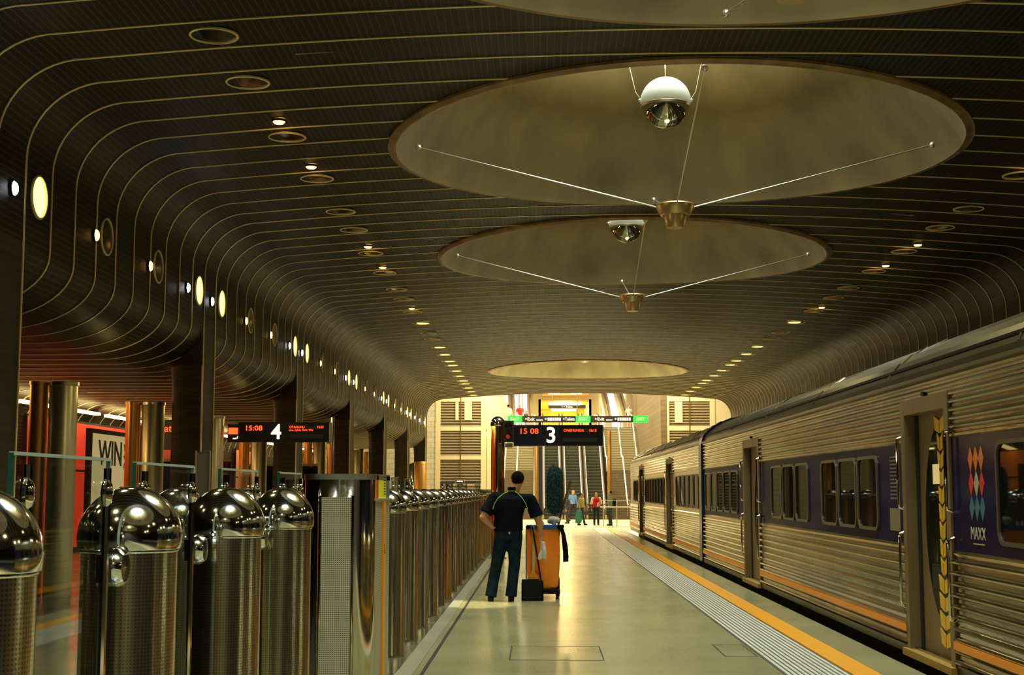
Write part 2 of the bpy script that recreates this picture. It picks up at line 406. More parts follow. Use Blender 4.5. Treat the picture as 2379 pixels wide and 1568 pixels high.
def build_shell():
    vs = []; fs = []; uvs = []
    def grid(prof, u0):
        us = [u0]
        for a, b in zip(prof, prof[1:]): us.append(us[-1] + math.hypot(b[0] - a[0], b[1] - a[1]))
        ys = [YBACK + (YEND - YBACK) * i / 40 for i in range(41)]
        o = len(vs)
        for y in ys:
            for (x, z), u in zip(prof, us): vs.append((x, y, z)); uvs.append((u, y))
        n = len(prof)
        for j in range(len(ys) - 1):
            for i in range(n - 1):
                a = o + j * n + i; fs.append((a, a + 1, a + n + 1, a + n))
    grid(HP, 0); grid([mirror(p) for p in HP], 0)
    # central strip with round openings
    def cell(y0, y1, yc):
        o = len(vs)
        if yc is None:
            xs = [HX - HALF + 2 * HALF * i / 12 for i in range(13)]
            for y in (y0, y1):
                for x in xs: vs.append((x, y, cz(x))); uvs.append((x, y))
            for i in range(12): fs.append((o + i, o + i + 1, o + 13 + i + 1, o + 13 + i))
            return
        R = OCR[yc]; n = 96; k = 5
        for i in range(n):
            a = 2 * PI * i / n; c, s = math.cos(a), math.sin(a)
            t = min((HALF / abs(c)) if abs(c) > 1e-6 else 1e9, ((y1 - yc) / s if s > 1e-6 else 1e9), ((y0 - yc) / s if s < -1e-6 else 1e9))
            for j in range(k):
                r = R + (t - R) * j / (k - 1); x = HX + r * c; y = yc + r * s
                vs.append((x, y, cz(x))); uvs.append((x, y))
        for i in range(n):
            i2 = (i + 1) % n
            for j in range(k - 1): fs.append((o + i * k + j, o + i * k + j + 1, o + i2 * k + j + 1, o + i2 * k + j))
    cells = []
    for yc in OC: cells.append((yc - M / 2, yc + M / 2, yc))
    cells.sort(); y = YBACK; out = []
    for a, b, c in cells:
        if a < y: a = y
        if a > y + .01: out.append((y, a, None))
        out.append((a, b, c)); y = b
    out.append((y, YEND, None))
    for c in out: cell(*c)
    # corner fans for the square cells are covered by denser angular steps; add exact corners
    me = bpy.data.meshes.new('ceiling'); me.from_pydata(vs, [], fs)
    ul = me.uv_layers.new(name='UVMap')
    for p in me.polygons:
        for li in p.loop_indices: ul.data[li].uv = uvs[me.loops[li].vertex_index]
    me.polygons.foreach_set('use_smooth', [True] * len(me.polygons))
    me.materials.append(MT['shell'])
    o = bpy.data.objects.new('ceiling', me); COL.objects.link(o); o['kind'] = 'structure'
    return o
build_shell()
# little square corners left by the round-to-square cells
cb = MB()
for yc in OC:
    pass

# ribs
def build_ribs():
    mb = MB(); hw = .017; dp = .010
    def strip(pts, y):
        n = len(pts); vs = []; fs = []
        for i, (x, z) in enumerate(pts):
            a = pts[max(i - 1, 0)]; b = pts[min(i + 1, n - 1)]; tx, tz = b[0] - a[0], b[1] - a[1]; L = math.hypot(tx, tz) or 1
            nx, nz = tz / L, -tx / L
            ox, oz = x + nx * dp, z + nz * dp
            vs += [(x, y - hw, z), (ox, y - hw, oz), (ox, y + hw, oz), (x, y + hw, z)]
        for i in range(n - 1):
            a = i * 4
            for k in range(3): fs.append((a + k, a + k + 1, a + 4 + k + 1, a + 4 + k))
        fs += [(0, 1, 2, 3), (4 * n - 1, 4 * n - 2, 4 * n - 3, 4 * n - 4)]
        mb.add(vs, fs)
    k0 = -44
    for k in range(k0, 60):
        y = YCOL0 - .43 + PITCH_RIB * k
        if y < YBACK + .1 or y > YEND + .1: continue
        left = [p for p in HP if p[0] > -11.55 or p[1] > 1.5]
        xl = None
        for yc in OC:
            d = abs(y - yc)
            if d < OCR[yc] + .08: xl = math.sqrt((OCR[yc] + .08) ** 2 - d * d)
        full = left + [(HX - HALF + .2 * i, cz(HX - HALF + .2 * i)) for i in range(0, int(HALF / .2) + 1)]
        if xl is not None:
            full = [p for p in full if p[0] < HX - xl] + [(HX - xl, cz(HX - xl))]
            strip(full, y); strip([mirror(p) for p in reversed(full)], y)
        else:
            full = full + [(HX, cz(HX))] if full[-1][0] < HX - .01 else full
            strip(full + [mirror(p) for p in reversed(full[:-1])], y)
    o = mb.obj('trim_1', MT['rib']); o['kind'] = 'structure'
build_ribs()

# columns: a flat mesh-clad face on the valance plane, rounded back
def build_column(i, y, right=False):
    lab = ('dark bronze clad column, %s along the left side counting away from the camera' if not right else
           'dark bronze clad column at the far right end of the hall behind the train') 
    t = thing('column', lab % ordinal(i) if not right else lab, 'column', (0, 0, 0), 'bronze clad columns')
    if right: t['label'] = 'dark bronze column on the right side behind the train, %s counting away from the camera' % ordinal(i)
    s = -1 if right else 1; X0 = (2 * HX - XW) if right else XW
    def sec(hw, back):
        pts = [(0.0, -hw), (0.0, hw)]
        for k in range(1, 12):
            a = PI * k / 12; pts.append((-.30 - back * math.sin(a), hw * math.cos(a)))
        return pts
    levels = [(-.1, .43, .32), (3.3, .43, .32), (3.75, .45, .36), (4.05, .50, .5), (4.32, .62, .75)]
    vs = []; fs = []; n = 13
    for z, hw, bk in levels:
        for (dx, dy) in sec(hw, bk): vs.append((X0 + s * dx, y + dy, z))
    for j in range(len(levels) - 1):
        for k in range(n):
            k2 = (k + 1) % n; fs.append((j * n + k, j * n + k2, (j + 1) * n + k2, (j + 1) * n + k))
    me = MB(); me.add(vs, fs); me.obj('shaft', COLM, t, smooth=True)
    for sg in (-1, 1):
        MB().box(X0 - .012, y + sg * .43 - .016, -.02, X0 + .012, y + sg * .43 + .016, 4.4).obj('rib', MT['rib'], t)
COLM = noisy(mat('column_bronze', (.06, .05, .035), .55, .1, spec=.25), (.025, .021, .014), (.06, .048, .03), 2, 4, (1, 1, 8))
for i, k in enumerate(range(-1, 6)):
    build_column(i, YCOL0 + M * k)
for i, k in enumerate(range(-1, 6)):
    build_column(i, YCOL0 + M * k, True)

# ------------------------------------------------------------------ floors and walls
def struct(name, mb, m, smooth=False):
    o = mb.obj(name, m, smooth=smooth); o['kind'] = 'structure'; return o
fl = MB(); fl.box(-1.15, YBACK, -.25, 1.98, 55, 0); struct('floor', fl, MT['floor'])
fl = MB(); fl.box(2.76, YBACK, -1.1, 3.14, 55, 0); fl.box(1.98, YBACK, -1.1, 2.76, 55, -.006); struct('floor', fl, MT['floor'])
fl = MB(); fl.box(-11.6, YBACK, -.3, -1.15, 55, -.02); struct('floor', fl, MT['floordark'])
fl = MB(); fl.box(3.14, YBACK, -1.3, 16, 55, -1.1); struct('floor', fl, MT['dark'])
fl = MB(); fl.box(-14, 55, -1.3, 18, 100, -.38); struct('floor', fl, MT['concourse'])
struct('trim_2', MB().box(-1.15, 54.6, -.3, 3.14, 55.05, .003), MT['concourse'])
# kerb and slot drain along the platform edge
struct('trim_3', MB().box(-1.19, YBACK, -.2, -1.05, 55, .012), mat('kerb_stone', (.36, .34, .24), .3))
dr = thing('slot_drain', 'narrow dark slot drain running along the left edge of the platform', 'drain', (-.98, 0, 0))
MB().box(-.015, YBACK, -.002, .015, 54, .004).obj('slot', MT['dark'], dr)
# platform edge strips
tac = thing('tactile_strip', 'strip of white ribbed tactile paving along the platform edge', 'tactile paving', (1.98, 0, 0))
MB().box(0, YBACK, -.005, .54, 55, .002).obj('base', MT['tacbase'], tac)
rd = MB()
for k in range(11):
    x = .035 + k * .047
    y = YBACK
    while y < 54.5:
        rd.box(x - .014, y, .002, x + .014, min(y + .575, 54.8), .010); y += .59
rd.obj('ridges', MT['ridge'], tac)
o = MB().box(2.54, YBACK, -.004, 2.77, 54.9, .006).obj('warning_line', MT['tacorange'])
tag(o, 'continuous orange warning line between the ribbed strip and platform edge', 'line')
struct('wall_far', MB().box(-14, 55, -1.3, 18, 55.02, -.38), MT['dark'])
# end wall behind the camera and slab face above the hall end
struct('wall_back', MB().box(-12, YBACK - .1, -1.2, 16, YBACK, 7), cmat('back_wall', (.12, .10, .06)))
struct('wall_front', MB().box(-14, YEND + .05, 6.62, 18, YEND + .3, 11.5), MT['shell'])
ef = MB()
for (a, b) in zip(HP[12:], HP[13:]):
    pass
# access hatches
def hatch(x0, y0, x1, y1, label):
    t = thing('floor_hatch', label, 'hatch', ((x0 + x1) / 2, (y0 + y1) / 2, 0), 'floor hatches')
    cx, cy = (x0 + x1) / 2, (y0 + y1) / 2; g = MB()
    for (a, b, c, d) in ((x0, y0, x1, y0 + .015), (x0, y1 - .015, x1, y1), (x0, y0, x0 + .012, y1), (x1 - .012, y0, x1, y1)):
        g.box(a - cx, b - cy, -.002, c - cx, d - cy, .002)
    g.obj('frame', MT['dark'], t); MB().box(x0 - cx + .012, y0 - cy + .015, -.002, x1 - cx - .012, y1 - cy - .015, .001).obj('cover', MT['floor'], t)
hatch(-.29, 12.6, .56, 13.7, 'rectangular terrazzo access hatch in the platform floor, bottom centre')
hatch(1.66, 12.9, 1.96, 13.9, 'small access hatch in the floor beside the ribbed tactile strip')
# ------------------------------------------------------------------ skylights with lamps and cable hubs
def skylight(yc, where):
    R = OCR[yc]; z0 = cz(HX) - .03
    t = thing('skylight', 'round concrete skylight cone in the ceiling, ' + where, 'skylight', (HX, yc, z0), 'round skylights')
    prof = [(R - .02, -.03), (R - .05, .05), (R - .25, .35), (R - .7, .95), (R - 1.05, 1.3), (R - 1.12, 1.34), (R - 1.5, 1.75), (R - 2.0, 2.5), (1.55, 3.6), (1.5, 4.0)]
    cn = MB().lathe(prof, n=96)
    wts = [1, 1, .8, .4, .15, .1] + [0] * 10
    cn.v = [(x, y, z + wts[i // 96] * (cz(HX + x) - cz(HX))) for i, (x, y, z) in enumerate(cn.v)]
    cn.obj('cone', MT['concrete'], t, smooth=True)
    # rim follows the gentle ceiling curve
    vs = []; fs = []; n = 96
    for i in range(n):
        a = 2 * PI * i / n
        for (r, dz) in ((R + .10, .02), (R + .10, -.035), (R + .03, -.07), (R - .02, -.06), (R - .05, .04)):
            x = r * math.cos(a); zz = cz(HX + R * math.cos(a)) - z0 + dz
            vs.append((x, r * math.sin(a), zz))
    for i in range(n):
        j = (i + 1) % n
        for k in range(4): fs.append((i * 5 + k, i * 5 + k + 1, j * 5 + k + 1, j * 5 + k))
    rm = MB(); rm.add(vs, fs); rm.obj('rim', MT['rim'], t, smooth=True)
    MB().lathe([(0.001, 4.0), (1.5, 4.0)], n=48).obj('glazing', MT['daylight'], t)
    # globe lamp
    g = thing('globe_lamp', 'opal globe lamp with glass bowl, skylight ' + where, 'lamp', (HX - .12, yc, 7.12), 'globe lamps in skylights')
    r = .37
    up = [(r * math.cos(a), r * math.sin(a)) for a in [(-.10 + (PI / 2 + .10) * k / 12) for k in range(13)]]
    up[-1] = (.001, r)
    MB().lathe(up, n=40).obj('globe', MT['globe'], g, smooth=True)
    lo = [(.94 * r * math.cos(a), -.02 + .98 * r * math.sin(a)) for a in [(-.12 - (PI / 2 - .12) * k / 10) for k in range(11)]]
    lo[-1] = (.001, lo[-1][1])
    MB().lathe(lo, n=40).obj('glass_bowl', MT['refl'], g, smooth=True)
    MB().lathe([(r * .97, -.02), (r * 1.0, -.05), (r * .95, -.08)], n=40).obj('ring', MT['cable'], g, smooth=True)
    b = MB().ball((0, -.16, -.30), .05, 10, 8); b.obj('bulb', MT['lampwarm'], g)
    c = MB(); c.tube([(0, 0, r), (0, 0, 3.2)], .008, 6)
    for sg in (-1, 1): c.tube([(sg * r, 0, .05), (sg * (r + .07), 0, .16), (sg * .9, .2, 2.3)], .006, 5); c.ball((sg * (r + .01), 0, .03), .025, 8, 6)
    c.obj('suspension_cable', MT['cable'], g)
    # cable hub
    if yc > 50: return
    h = thing('cable_hub', 'stepped bronze hub on four cables, skylight ' + where, 'cable hub', (HX, yc, 5.48), 'bronze cable hubs')
    MB().lathe([(.001, .13), (.26, .13), (.278, .11), (.275, .07), (.215, -.035), (.19, -.04), (.19, -.02), (.001, -.02)], n=40).obj('collar', MT['hub'], h, smooth=True)
    MB().lathe([(.001, -.02), (.172, -.02), (.172, -.06), (.135, -.20), (.125, -.22), (.001, -.22)], n=40).obj('cup', MT['hub'], h, smooth=True)
    for dx, dy in ((-1, 0), (1, 0), (0, 1), (0, -1)):
        q = (dx * (R - .32), dy * (R - .28), .99)
        m = MB(); m.tube([(dx * .24, dy * .24, .08), q], .011, 6); m.ball(q, .045, 10, 6); m.obj('cable', MT['cable'], h)
WHERE = {OC[0]: 'behind the camera', 1.0: 'straight above the camera', 10.45: 'cut by the top edge of the photo', 19.9: 'nearest fully in view', 29.35: 'second fully in view', 57.7: 'smallest pale one at the far end'}
for yc in OC: skylight(yc, WHERE[yc])
for yc in OC:
    area((HX, yc, 10.3), (170 if yc < 15 else 60) if yc < 50 else 2200, 2.4, 2.4, (.84, 1, .86) if yc < 50 else (1, .93, .6), (HX, yc + .01, 0))
    spot((HX - .12, yc, 7.62), 300 if yc < 50 else 900, 155, (1, .86, .42), .5, (HX - .12, yc, 11), .1)
    point((HX - .12, yc, 7.85), 125 if yc < 50 else 120, (1, .84, .38), .1)

# ------------------------------------------------------------------ porthole lamps
OFFS = [.86, 3.44]
def yset():
    out = []
    for k in range(-4, 6):
        yc = YCOL0 + M * k
        for s, o_, lit in ((-1, 3.44, 1), (-1, .86, 0), (1, .86, 0), (1, 3.44, 1)): out.append((yc + s * o_, lit))
    return [q for q in sorted(out) if -6 < q[0] < YEND - .2]
YS = yset()
def porthole_proto(name, label, cat, normal, lit, r):
    """normal: 'Z' ring under the ceiling facing down, 'X' on the left wall facing +x"""
    t = thing(name, label, cat)
    ax = normal; s = -1 if normal == 'Z' else 1
    MB().lathe([(r + .010, .0), (r + .012, s * .018), (r + .004, s * .026), (r - .010, s * .024), (r - .014, s * .006)], n=40, axis=ax).obj('ring', MT['rim'] if False else MT['rib'], t, smooth=True)
    lens = MB().lathe([(.001, s * .010), (r * .5, s * .009), (r - .012, s * .007)], n=32, axis=ax)
    lens.obj('lens', MT['lampyellow'] if lit else MT['lens'], t, smooth=True)
    if lit:
        pass
    return t
vis = [q for q in YS if q[0] > 13.5]
ci = 0
protos = {}
def place(kind, key, loc, label, group):
    if key not in protos:
        p = porthole_proto(*kind); protos[key] = p; p.location = loc; p['label'] = label; p['group'] = group; protos[key + 'k'] = kids(p); return p
    return copy_tree(protos[key], loc, label, group, protos[key + 'k'])
def bare(o, m):      # small lamp
    pass
def small_lamp_proto(key, m, axis):
    t = thing('spot_lamp', '', 'lamp')
    s = -1 if axis == 'Z' else 1
    MB().lathe([(.001, s * .05), (.06, s * .05), (.075, s * .035), (.078, s * .02)], n=20, axis=axis).obj('lens', m, t, smooth=True)
    MB().lathe([(.078, s * .02), (.085, s * .03), (.09, 0)], n=20, axis=axis).obj('bezel', MT['black'], t, smooth=True)
    protos[key] = t; protos[key + 'k'] = kids(t); protos[key + 'u'] = False
    return t
def place_small(key, m, axis, loc, label, group):
    if key not in protos:
        t = small_lamp_proto(key, m, axis); t.location = loc; t['label'] = label; t['group'] = group; return t
    return copy_tree(protos[key], loc, label, group, protos[key + 'k'])
nl = nr = nw = ns = 0
for y, lit in YS:
    far = y > 40
    brightwhite = abs(y - (YCOL0 + M - .86)) < .1 or abs(y - (YCOL0 + M + .86)) < .0
    for side in (-1, 1):
        x = HX + side * 5.42
        if side == -1 and y < 13: continue
        if side == 1 and y < 19: continue
        on = (lit and y > 18) or (far and y > 45)
        sd = 'left' if side < 0 else 'right'
        idx = nl if side < 0 else nr
        place(('porthole_lamp', '', 'lamp', 'Z', on and far, .25), 'cz%d' % (on and far), (x, y, cz(x)),
              '%s ringed ceiling porthole lamp, %s from the camera in the %s row' % ('lit' if on else 'unlit', ordinal(idx), sd), 'porthole lamps in the ceiling')
        if side < 0: nl += 1
        else: nr += 1
        if on and not far:
            place_small('sc', MT['lampwarm'], 'Z', (x + .05, y - .86, cz(x)), 'tiny amber ceiling spot lamp just before the %s porthole of the %s row' % (ordinal(idx), sd), 'amber ceiling spot lamps')
            spot((x + .05, y - .86, cz(x) - .07), 5, 150, WARM, .9, (x + .02, y, cz(x) + .05), .04)
    # wall portholes on the left
    won = (not lit)
    if y > 14:
        place(('wall_porthole_lamp', '', 'lamp', 'X', won, .25), 'wx%d' % won, (XW, y, 4.93),
              '%s round porthole lamp in the left wall, %s counting away from the camera' % ('brightly lit' if won else 'dark glassed', ordinal(nw)), 'porthole lamps in the left wall')
        if won or y > 60:
            place_small('sw', MT['lampwhite'], 'X', (XW, y - .82, 4.86), 'small dazzling white spot lamp on the left wall before the %s wall porthole' % ordinal(nw), 'white wall spot lamps')
        else:
            place_small('swa', MT['lampwarm'], 'X', (XW, y - .5, 4.86), 'small amber spot lamp on the left wall before the %s wall porthole' % ordinal(nw), 'amber wall spot lamps')
        nw += 1
# light given by the ceiling and wall lamps
for y, lit in YS:
    for side in (-1, 1):
        x = HX + side * 5.42
        if lit: spot((x, y, cz(x) - .10), 330 if y > 34 else (310 if y > 13 else 220), 120, (1, .80, .33), .8, (x - side * 1.2, y, 0), .22)
    if not lit:
        spot((XW + .12, y, 4.9), 22, 160, (1, .76, .34), .9, (XW + 3, y, 4.2), .2)
        spot((2 * HX - XW - .12, y, 4.9), 22, 160, (1, .70, .28), .9, (2 * HX - XW - 3, y, 4.2), .2)
# pool of light by the barrier next to the cleaner
spot((-1.1, 18.7, 6.1), 2600, 13, (1, .92, .62), .5, (-.95, 18.6, 0), .1)

# ------------------------------------------------------------------ barrier of polished steel posts
def post_proto():
    t = thing('barrier_post', '', 'barrier post')
    MB().lathe([(.168, 0), (.168, .02), (.163, .03), (.163, 1.31)], n=56).obj('shaft', MT['perf'], t, smooth=True)
    MB().lathe([(.164, 1.306), (.168, 1.309), (.169, 1.314), (.168, 1.318)], n=56).obj('collar', MT['dome'], t, smooth=True)
    pr = [(.168, 1.316)] + [(.178 * math.cos(a), 1.354 + .178 * math.sin(a)) for a in [-.2 + (PI / 2 + .2) * k / 18 for k in range(18)]] + [(.001, 1.532)]
    MB().lathe(pr, n=56).obj('dome', MT['dome'], t, smooth=True)
    return t
PP = post_proto(); PK = kids(PP)
front = [3.5, 4.87, 6.34, 7.72, 11.69] + [13.06 + 1.37 * k for k in range(20)]
for i, y in enumerate(front):
    lab = 'polished steel barrier post with mirror dome, %s in the front row from the camera' % ordinal(i)
    if i == 0: lab = 'polished steel barrier post with mirror dome, cut by the left edge of the photo'
    if i == 0:
        PP.location = (-1.43, y, -.02); PP['label'] = lab; PP['group'] = 'barrier posts'
    else: copy_tree(PP, (-1.43, y, -.02), lab, 'barrier posts', PK)
for i, y in enumerate([7.2, 8.8, 10.4]):
    copy_tree(PP, (-1.87, y, -.02), 'polished steel barrier post behind the front row, %s of the three there' % ordinal(i), 'barrier posts', PK)

def glass_panel(y0, y1, x, label, yaw=0, zt=1.6):
    t = thing('glass_gate', label, 'glass gate', (x, (y0 + y1) / 2, 0), 'glass gates between the posts', rz=yaw)
    h = (y1 - y0) / 2
    MB().box(-.006, -h, .02, .006, h, zt - .006).obj('pane', MT['glass'], t)
    MB().box(-.007, -h, zt - .006, .007, h, zt + .004).obj('top_edge', MT['edgepale'], t)
    MB().box(-.007, -h - .004, .02, .007, -h, zt).obj('side_edge', MT['edge'], t)
    MB().box(-.008, h, .02, .008, h + .010, zt).obj('side_edge', MT['edgepale'], t)
    for yy in (-h + .09, h - .05):
        m = MB(); m.tube([(.014, yy, .1), (.014, yy, zt - .03)], .013, 8); m.ball((.014, yy, zt - .11), (.02, .03, .05), 10, 6)
        m.obj('rail', MT['steel'], t, smooth=True)
    m = MB(); m.lathe([(.001, .055), (.05, .05), (.065, .03), (.065, 0), (.05, -.02), (.001, -.02)], (0, h + .06, 1.245), 28, 'X')
    m.obj('hinge_disc', MT['dome'], t, smooth=True)
    m = MB(); m.box(-.02, h - .04, 1.20, .02, h + .16, 1.29); m.obj('hinge_bracket', MT['black'], t)
    return t
MT['edgepale'] = mat('pale_glass_edge', (.5, .62, .5), .2, .3)
glass_panel(3.75, 4.6, -1.43, 'clear glass gate tallest in the photo, at its left edge')
glass_panel(5.14, 6.0, -1.50, 'clear glass gate behind the second barrier post from the camera')
glass_panel(6.6, 7.45, -1.52, 'clear glass gate behind the third barrier post from the camera')
glass_panel(7.98, 8.7, -1.50, 'short clear glass gate beside the steel ticket cabinet')
for i, (y, dx) in enumerate(((12.15, 0), (13.5, 0), (14.9, 0), (20.4, 0), (21.7, 0), (24.5, 0), (25.9, 0), (31.3, 0))):
    glass_panel(y, y + .55, -1.44, 'narrow clear glass gate among far barrier posts, %s beyond the ticket cabinet' % ordinal(i), .22, 1.62)

# ------------------------------------------------------------------ ticket cabinet
tc = thing('ticket_cabinet', 'tall polished steel ticket cabinet with orange strip and yellow notice', 'ticket machine', (-1.395, 9.6, -.09))
W_, D_ = .245, .98
def rr(w, d, r, n=6, front_only=True):
    pts = []
    for (cx, cy, a0) in ((-w + r, r, PI), (w - r, r, 1.5 * PI)):
        for k in range(n + 1):
            a = a0 + PI / 2 * k / n; pts.append((cx + r * math.cos(a), cy + r * math.sin(a)))
    pts += [(w, d), (-w, d)]
    return pts
def vprism(pts, z0, z1):
    m = MB(); m.prism(pts, z0, z1, 'Z'); return m
vprism(rr(W_, D_, .13), 0, 1.66).obj('body', MT['steel'], tc, smooth=True)
vprism(rr(W_ + .008, D_ + .004, .135), 1.66, 1.70).obj('lid', MT['brushed'], tc, smooth=True)
MB().box(-.11, -.012, .05, .10, .01, 1.54).obj('front_panel', MT['perf_front'], tc)
m = MB(); m.tube([(-.115, -.012, .05), (-.115, -.012, 1.55), (.105, -.012, 1.55), (.105, -.012, .05)], .009, 8); m.obj('panel_frame', MT['steel'], tc, smooth=True)
MB().box(W_, .16, .05, W_ + .008, D_ - .02, 1.52).obj('side_panel', MT['perf_side'], tc)
MB().box(W_ + .008, .46, .05, W_ + .022, .60, 1.52).obj('orange_strip', MT['orange'], tc, label='bright orange vertical strip')
m = MB()
for k in range(4): m.lathe([(.001, .026), (.007, .025), (.008, .02)], (W_, .53, 1.14 + .018 * k), 10, 'X')
m.obj('speaker_hole', MT['black'], tc)
nt_ = MB().box(W_ + .001, .135, 1.53, W_ + .006, .96, 1.69).obj('notice', MT['yellow'] if False else mat('notice_yellow', (.95, .85, .01), .4), tc, label='yellow notice with red and blue ends')
MB().box(W_ + .005, .135, 1.53, W_ + .008, .24, 1.69).obj('red_end', MT['red'], nt_)
MB().box(W_ + .005, .74, 1.53, W_ + .008, .96, 1.69).obj('blue_end', mat('notice_blue', (.08, .12, .2), .4), nt_)
m = MB()
for k in range(7): m.box(W_ + .005, .58, 1.555 + .02 * k, W_ + .008, .70, 1.561 + .02 * k)
m.obj('lettering', MT['black'], nt_)
MB().box(W_, .13, 1.515, W_ + .025, .97, 1.53).obj('ledge', MT['cable'], tc)

# ------------------------------------------------------------------ tall steel cylinders at the back
def cyl_pair(i, y):
    t = thing('steel_cylinder', 'tall polished steel duct cylinder, %s from the left of the pairs behind the barrier' % ordinal(i), 'cylinder', (-6.95, y + .1, -.02), 'tall steel duct cylinders')
    H = 3.05
    MB().lathe([(.20, 0), (.20, H), (.19, H + .02), (.17, H + .02), (.17, H - .1)], n=40).obj('shaft', MT['cylsteel'], t, smooth=True)
    point((-6.4, y + 1.3, 3.2), 4, (1, .72, .25), .12)  # added warm light to brighten the cylinders, no fitting built here
    MB().lathe([(.202, H - .02), (.215, H - .02), (.215, H + .03), (.18, H + .03)], n=40).obj('cap_ring', MT['brushed'], t, smooth=True)
    t2 = thing('slim_steel_cylinder', 'slimmer orange tinted steel cylinder standing left of the %s tall duct cylinder' % ordinal(i), 'cylinder', (-7.31, y + .1, -.02), 'slim steel cylinders')
    MB().lathe([(.13, 0), (.13, H + .02), (.11, H + .02), (.11, H - .1)], n=32).obj('shaft', MT['bronze'], t2, smooth=True)
    MB().lathe([(.132, H - .01), (.142, H - .01), (.142, H + .04), (.12, H + .04)], n=32).obj('cap_ring', MT['bronze'], t2, smooth=True)
for i, k in enumerate(range(0, 9)):
    cyl_pair(i, 20.05 + 4.725 * k)
# low orange bollard and steel bollard near the far columns
for i, (x, y, m_) in enumerate(((-5.0, 62.0, 'steel'), (-4.7, 60.0, 'steel'), (-4.35, 57.5, 'bronze'))):
    t = thing('steel_bollard', 'short %s cylinder beside the last far columns, %s from the left' % ('bright steel' if m_ == 'steel' else 'orange steel', ordinal(i)), 'cylinder', (x - .6, y, -.38 if y > 55 else -.1))
    MB().lathe([(.26, 0), (.26, 3.0), (.24, 3.03), (.001, 3.03)], n=32).obj('shaft', MT[m_], t, smooth=True)

# back wall displays behind the columns (left)
XB = -11.55
for i, (y0, y1, z0, z1, mm, lab) in enumerate((
    (24.0, 29.2, .1, 3.15, 'redglow', 'plain red wall panel at the left edge, behind the nearest tall cylinder'),
    (31.0, 39.8, .1, 3.15, 'redglow', 'long red illuminated wall panel above and behind the cream poster'),
    (40.2, 44.2, .1, 3.1, 'red', 'dark red wall panel right of the cream poster'),
    (52.5, 57.0, .6, 3.0, 'orangeglow', 'small orange red panel on the back wall near the far cylinders'))):
    t = thing('display_panel', lab, 'panel', (XB, (y0 + y1) / 2, 0))
    h = (y1 - y0) / 2
    MB().box(.01, -h, z0, .06, h, z1).obj('face', MT[mm], t)
    fr = MB(); fr.box(0, -h - .05, z0 - .05, .07, -h, z1 + .05); fr.box(0, h, z0 - .05, .07, h + .05, z1 + .05); fr.box(0, -h, z1, .07, h, z1 + .05); fr.box(0, -h, z0 - .05, .07, h, z0)
    fr.box(.05, -h, 1.95, .075, h, 2.0)
    fr.obj('frame', MT['black'], t)
# cream WIN poster case
pc = thing('poster_case', 'cream poster with the blue grey word WIN in a black frame on the left', 'poster', (-10.6, 34.45, 0))
MB().box(-.12, -1.75, -.02, -.01, 1.9, 2.95).obj('case', MT['black'], pc)
MB().box(-.01, -1.58, .3, .0, 1.8, 2.84).obj('sheet', MT['poster'], pc)
RX = (PI / 2, 0, PI / 2)      # text facing +x
text_mesh('WIN', .82, MT['postergrey'], 'headline', pc, (.004, -1.15, 2.36), RX, 'LEFT', .002, 1.12, .022)
for k, s_ in enumerate(('YOUR', '+17S', 'ARM')): text_mesh(s_, .25, MT['postergrey'], 'small_text', pc, (.004, .85, 2.56 - .24 * k), RX, 'LEFT', .002, 1, .004)
m = MB(); m.lathe([(.50, .0), (.54, .0), (.54, .004), (.50, .004)], (.002, .75, 1.05), 32, 'X'); m.obj('seal', MT['postergrey'], pc)
m = MB(); m.prism([(-.5, .3), (.15, .3), (.1, .9), (-.15, 1.5), (-.45, 1.3)], .001, .004, 'X'); m.obj('picture', MT['posterpink'], pc)
# lamps along the back wall
for i in range(16):
    y = 20.3 + i * 3.05
    o = MB().box(XB + .35, y, 3.36, XB + .5, y + 2.3, 3.42).obj('strip_lamp', MT['strip'])
    tag(o, 'glowing strip lamp above the back wall panels on the left, %s from the camera' % ordinal(i), 'lamp', 'strip lamps on the back wall')
for y in (22, 30, 38, 46, 54): area((XB + .8, y, 3.3), 60, 1, 4, (1, .62, .2), (XB + 2.0, y, 0))
# LED board fragment between the cylinders
t = thing('led_board', 'small dark board with red LED writing between the tall cylinders on the left', 'sign', (-9.3, 34.9, 2.95), 'led boards')
MB().box(-.6, 0, -.45, .75, .08, .3).obj('housing', MT['signblack'], t)
text_mesh('Platform', .26, MT['led'], 'led_text', t, (.1, -.01, .08), TF)
# green roundel notice at far left behind barrier: low glazed kiosk screens
for i, (x, y, w_) in enumerate(((-7.9, 31.2, .95), (-6.9, 37.2, .95))):
    t = thing('glazed_screen', 'dark glazed screen with a thin olive top rail, %s of two on the left' % ordinal(i), 'screen', (x, y, -.02))
    MB().box(-w_, 0, 0, w_, .03, 2.15).obj('pane', MT['glassdark'], t)
    MB().box(-w_, -.01, 2.15, w_, .04, 2.21).obj('top_rail', mat('olive_rail', (.35, .3, .06), .4), t)
# leaning framed notice post near column two
t = thing('notice_stand', 'slim grey slatted notice stand with a bright frame beside the second column', 'notice stand', (-5.72, 23.6, -.02))
MB().box(-.11, 0, 0, .11, .04, 2.16).obj('board', MT['grey'], t)
m = MB(); m.tube([(-.12, -.02, 0), (-.12, -.02, 2.18), (.12, -.02, 2.18), (.12, -.02, 0)], .014, 6); m.obj('frame', MT['cable'], t)

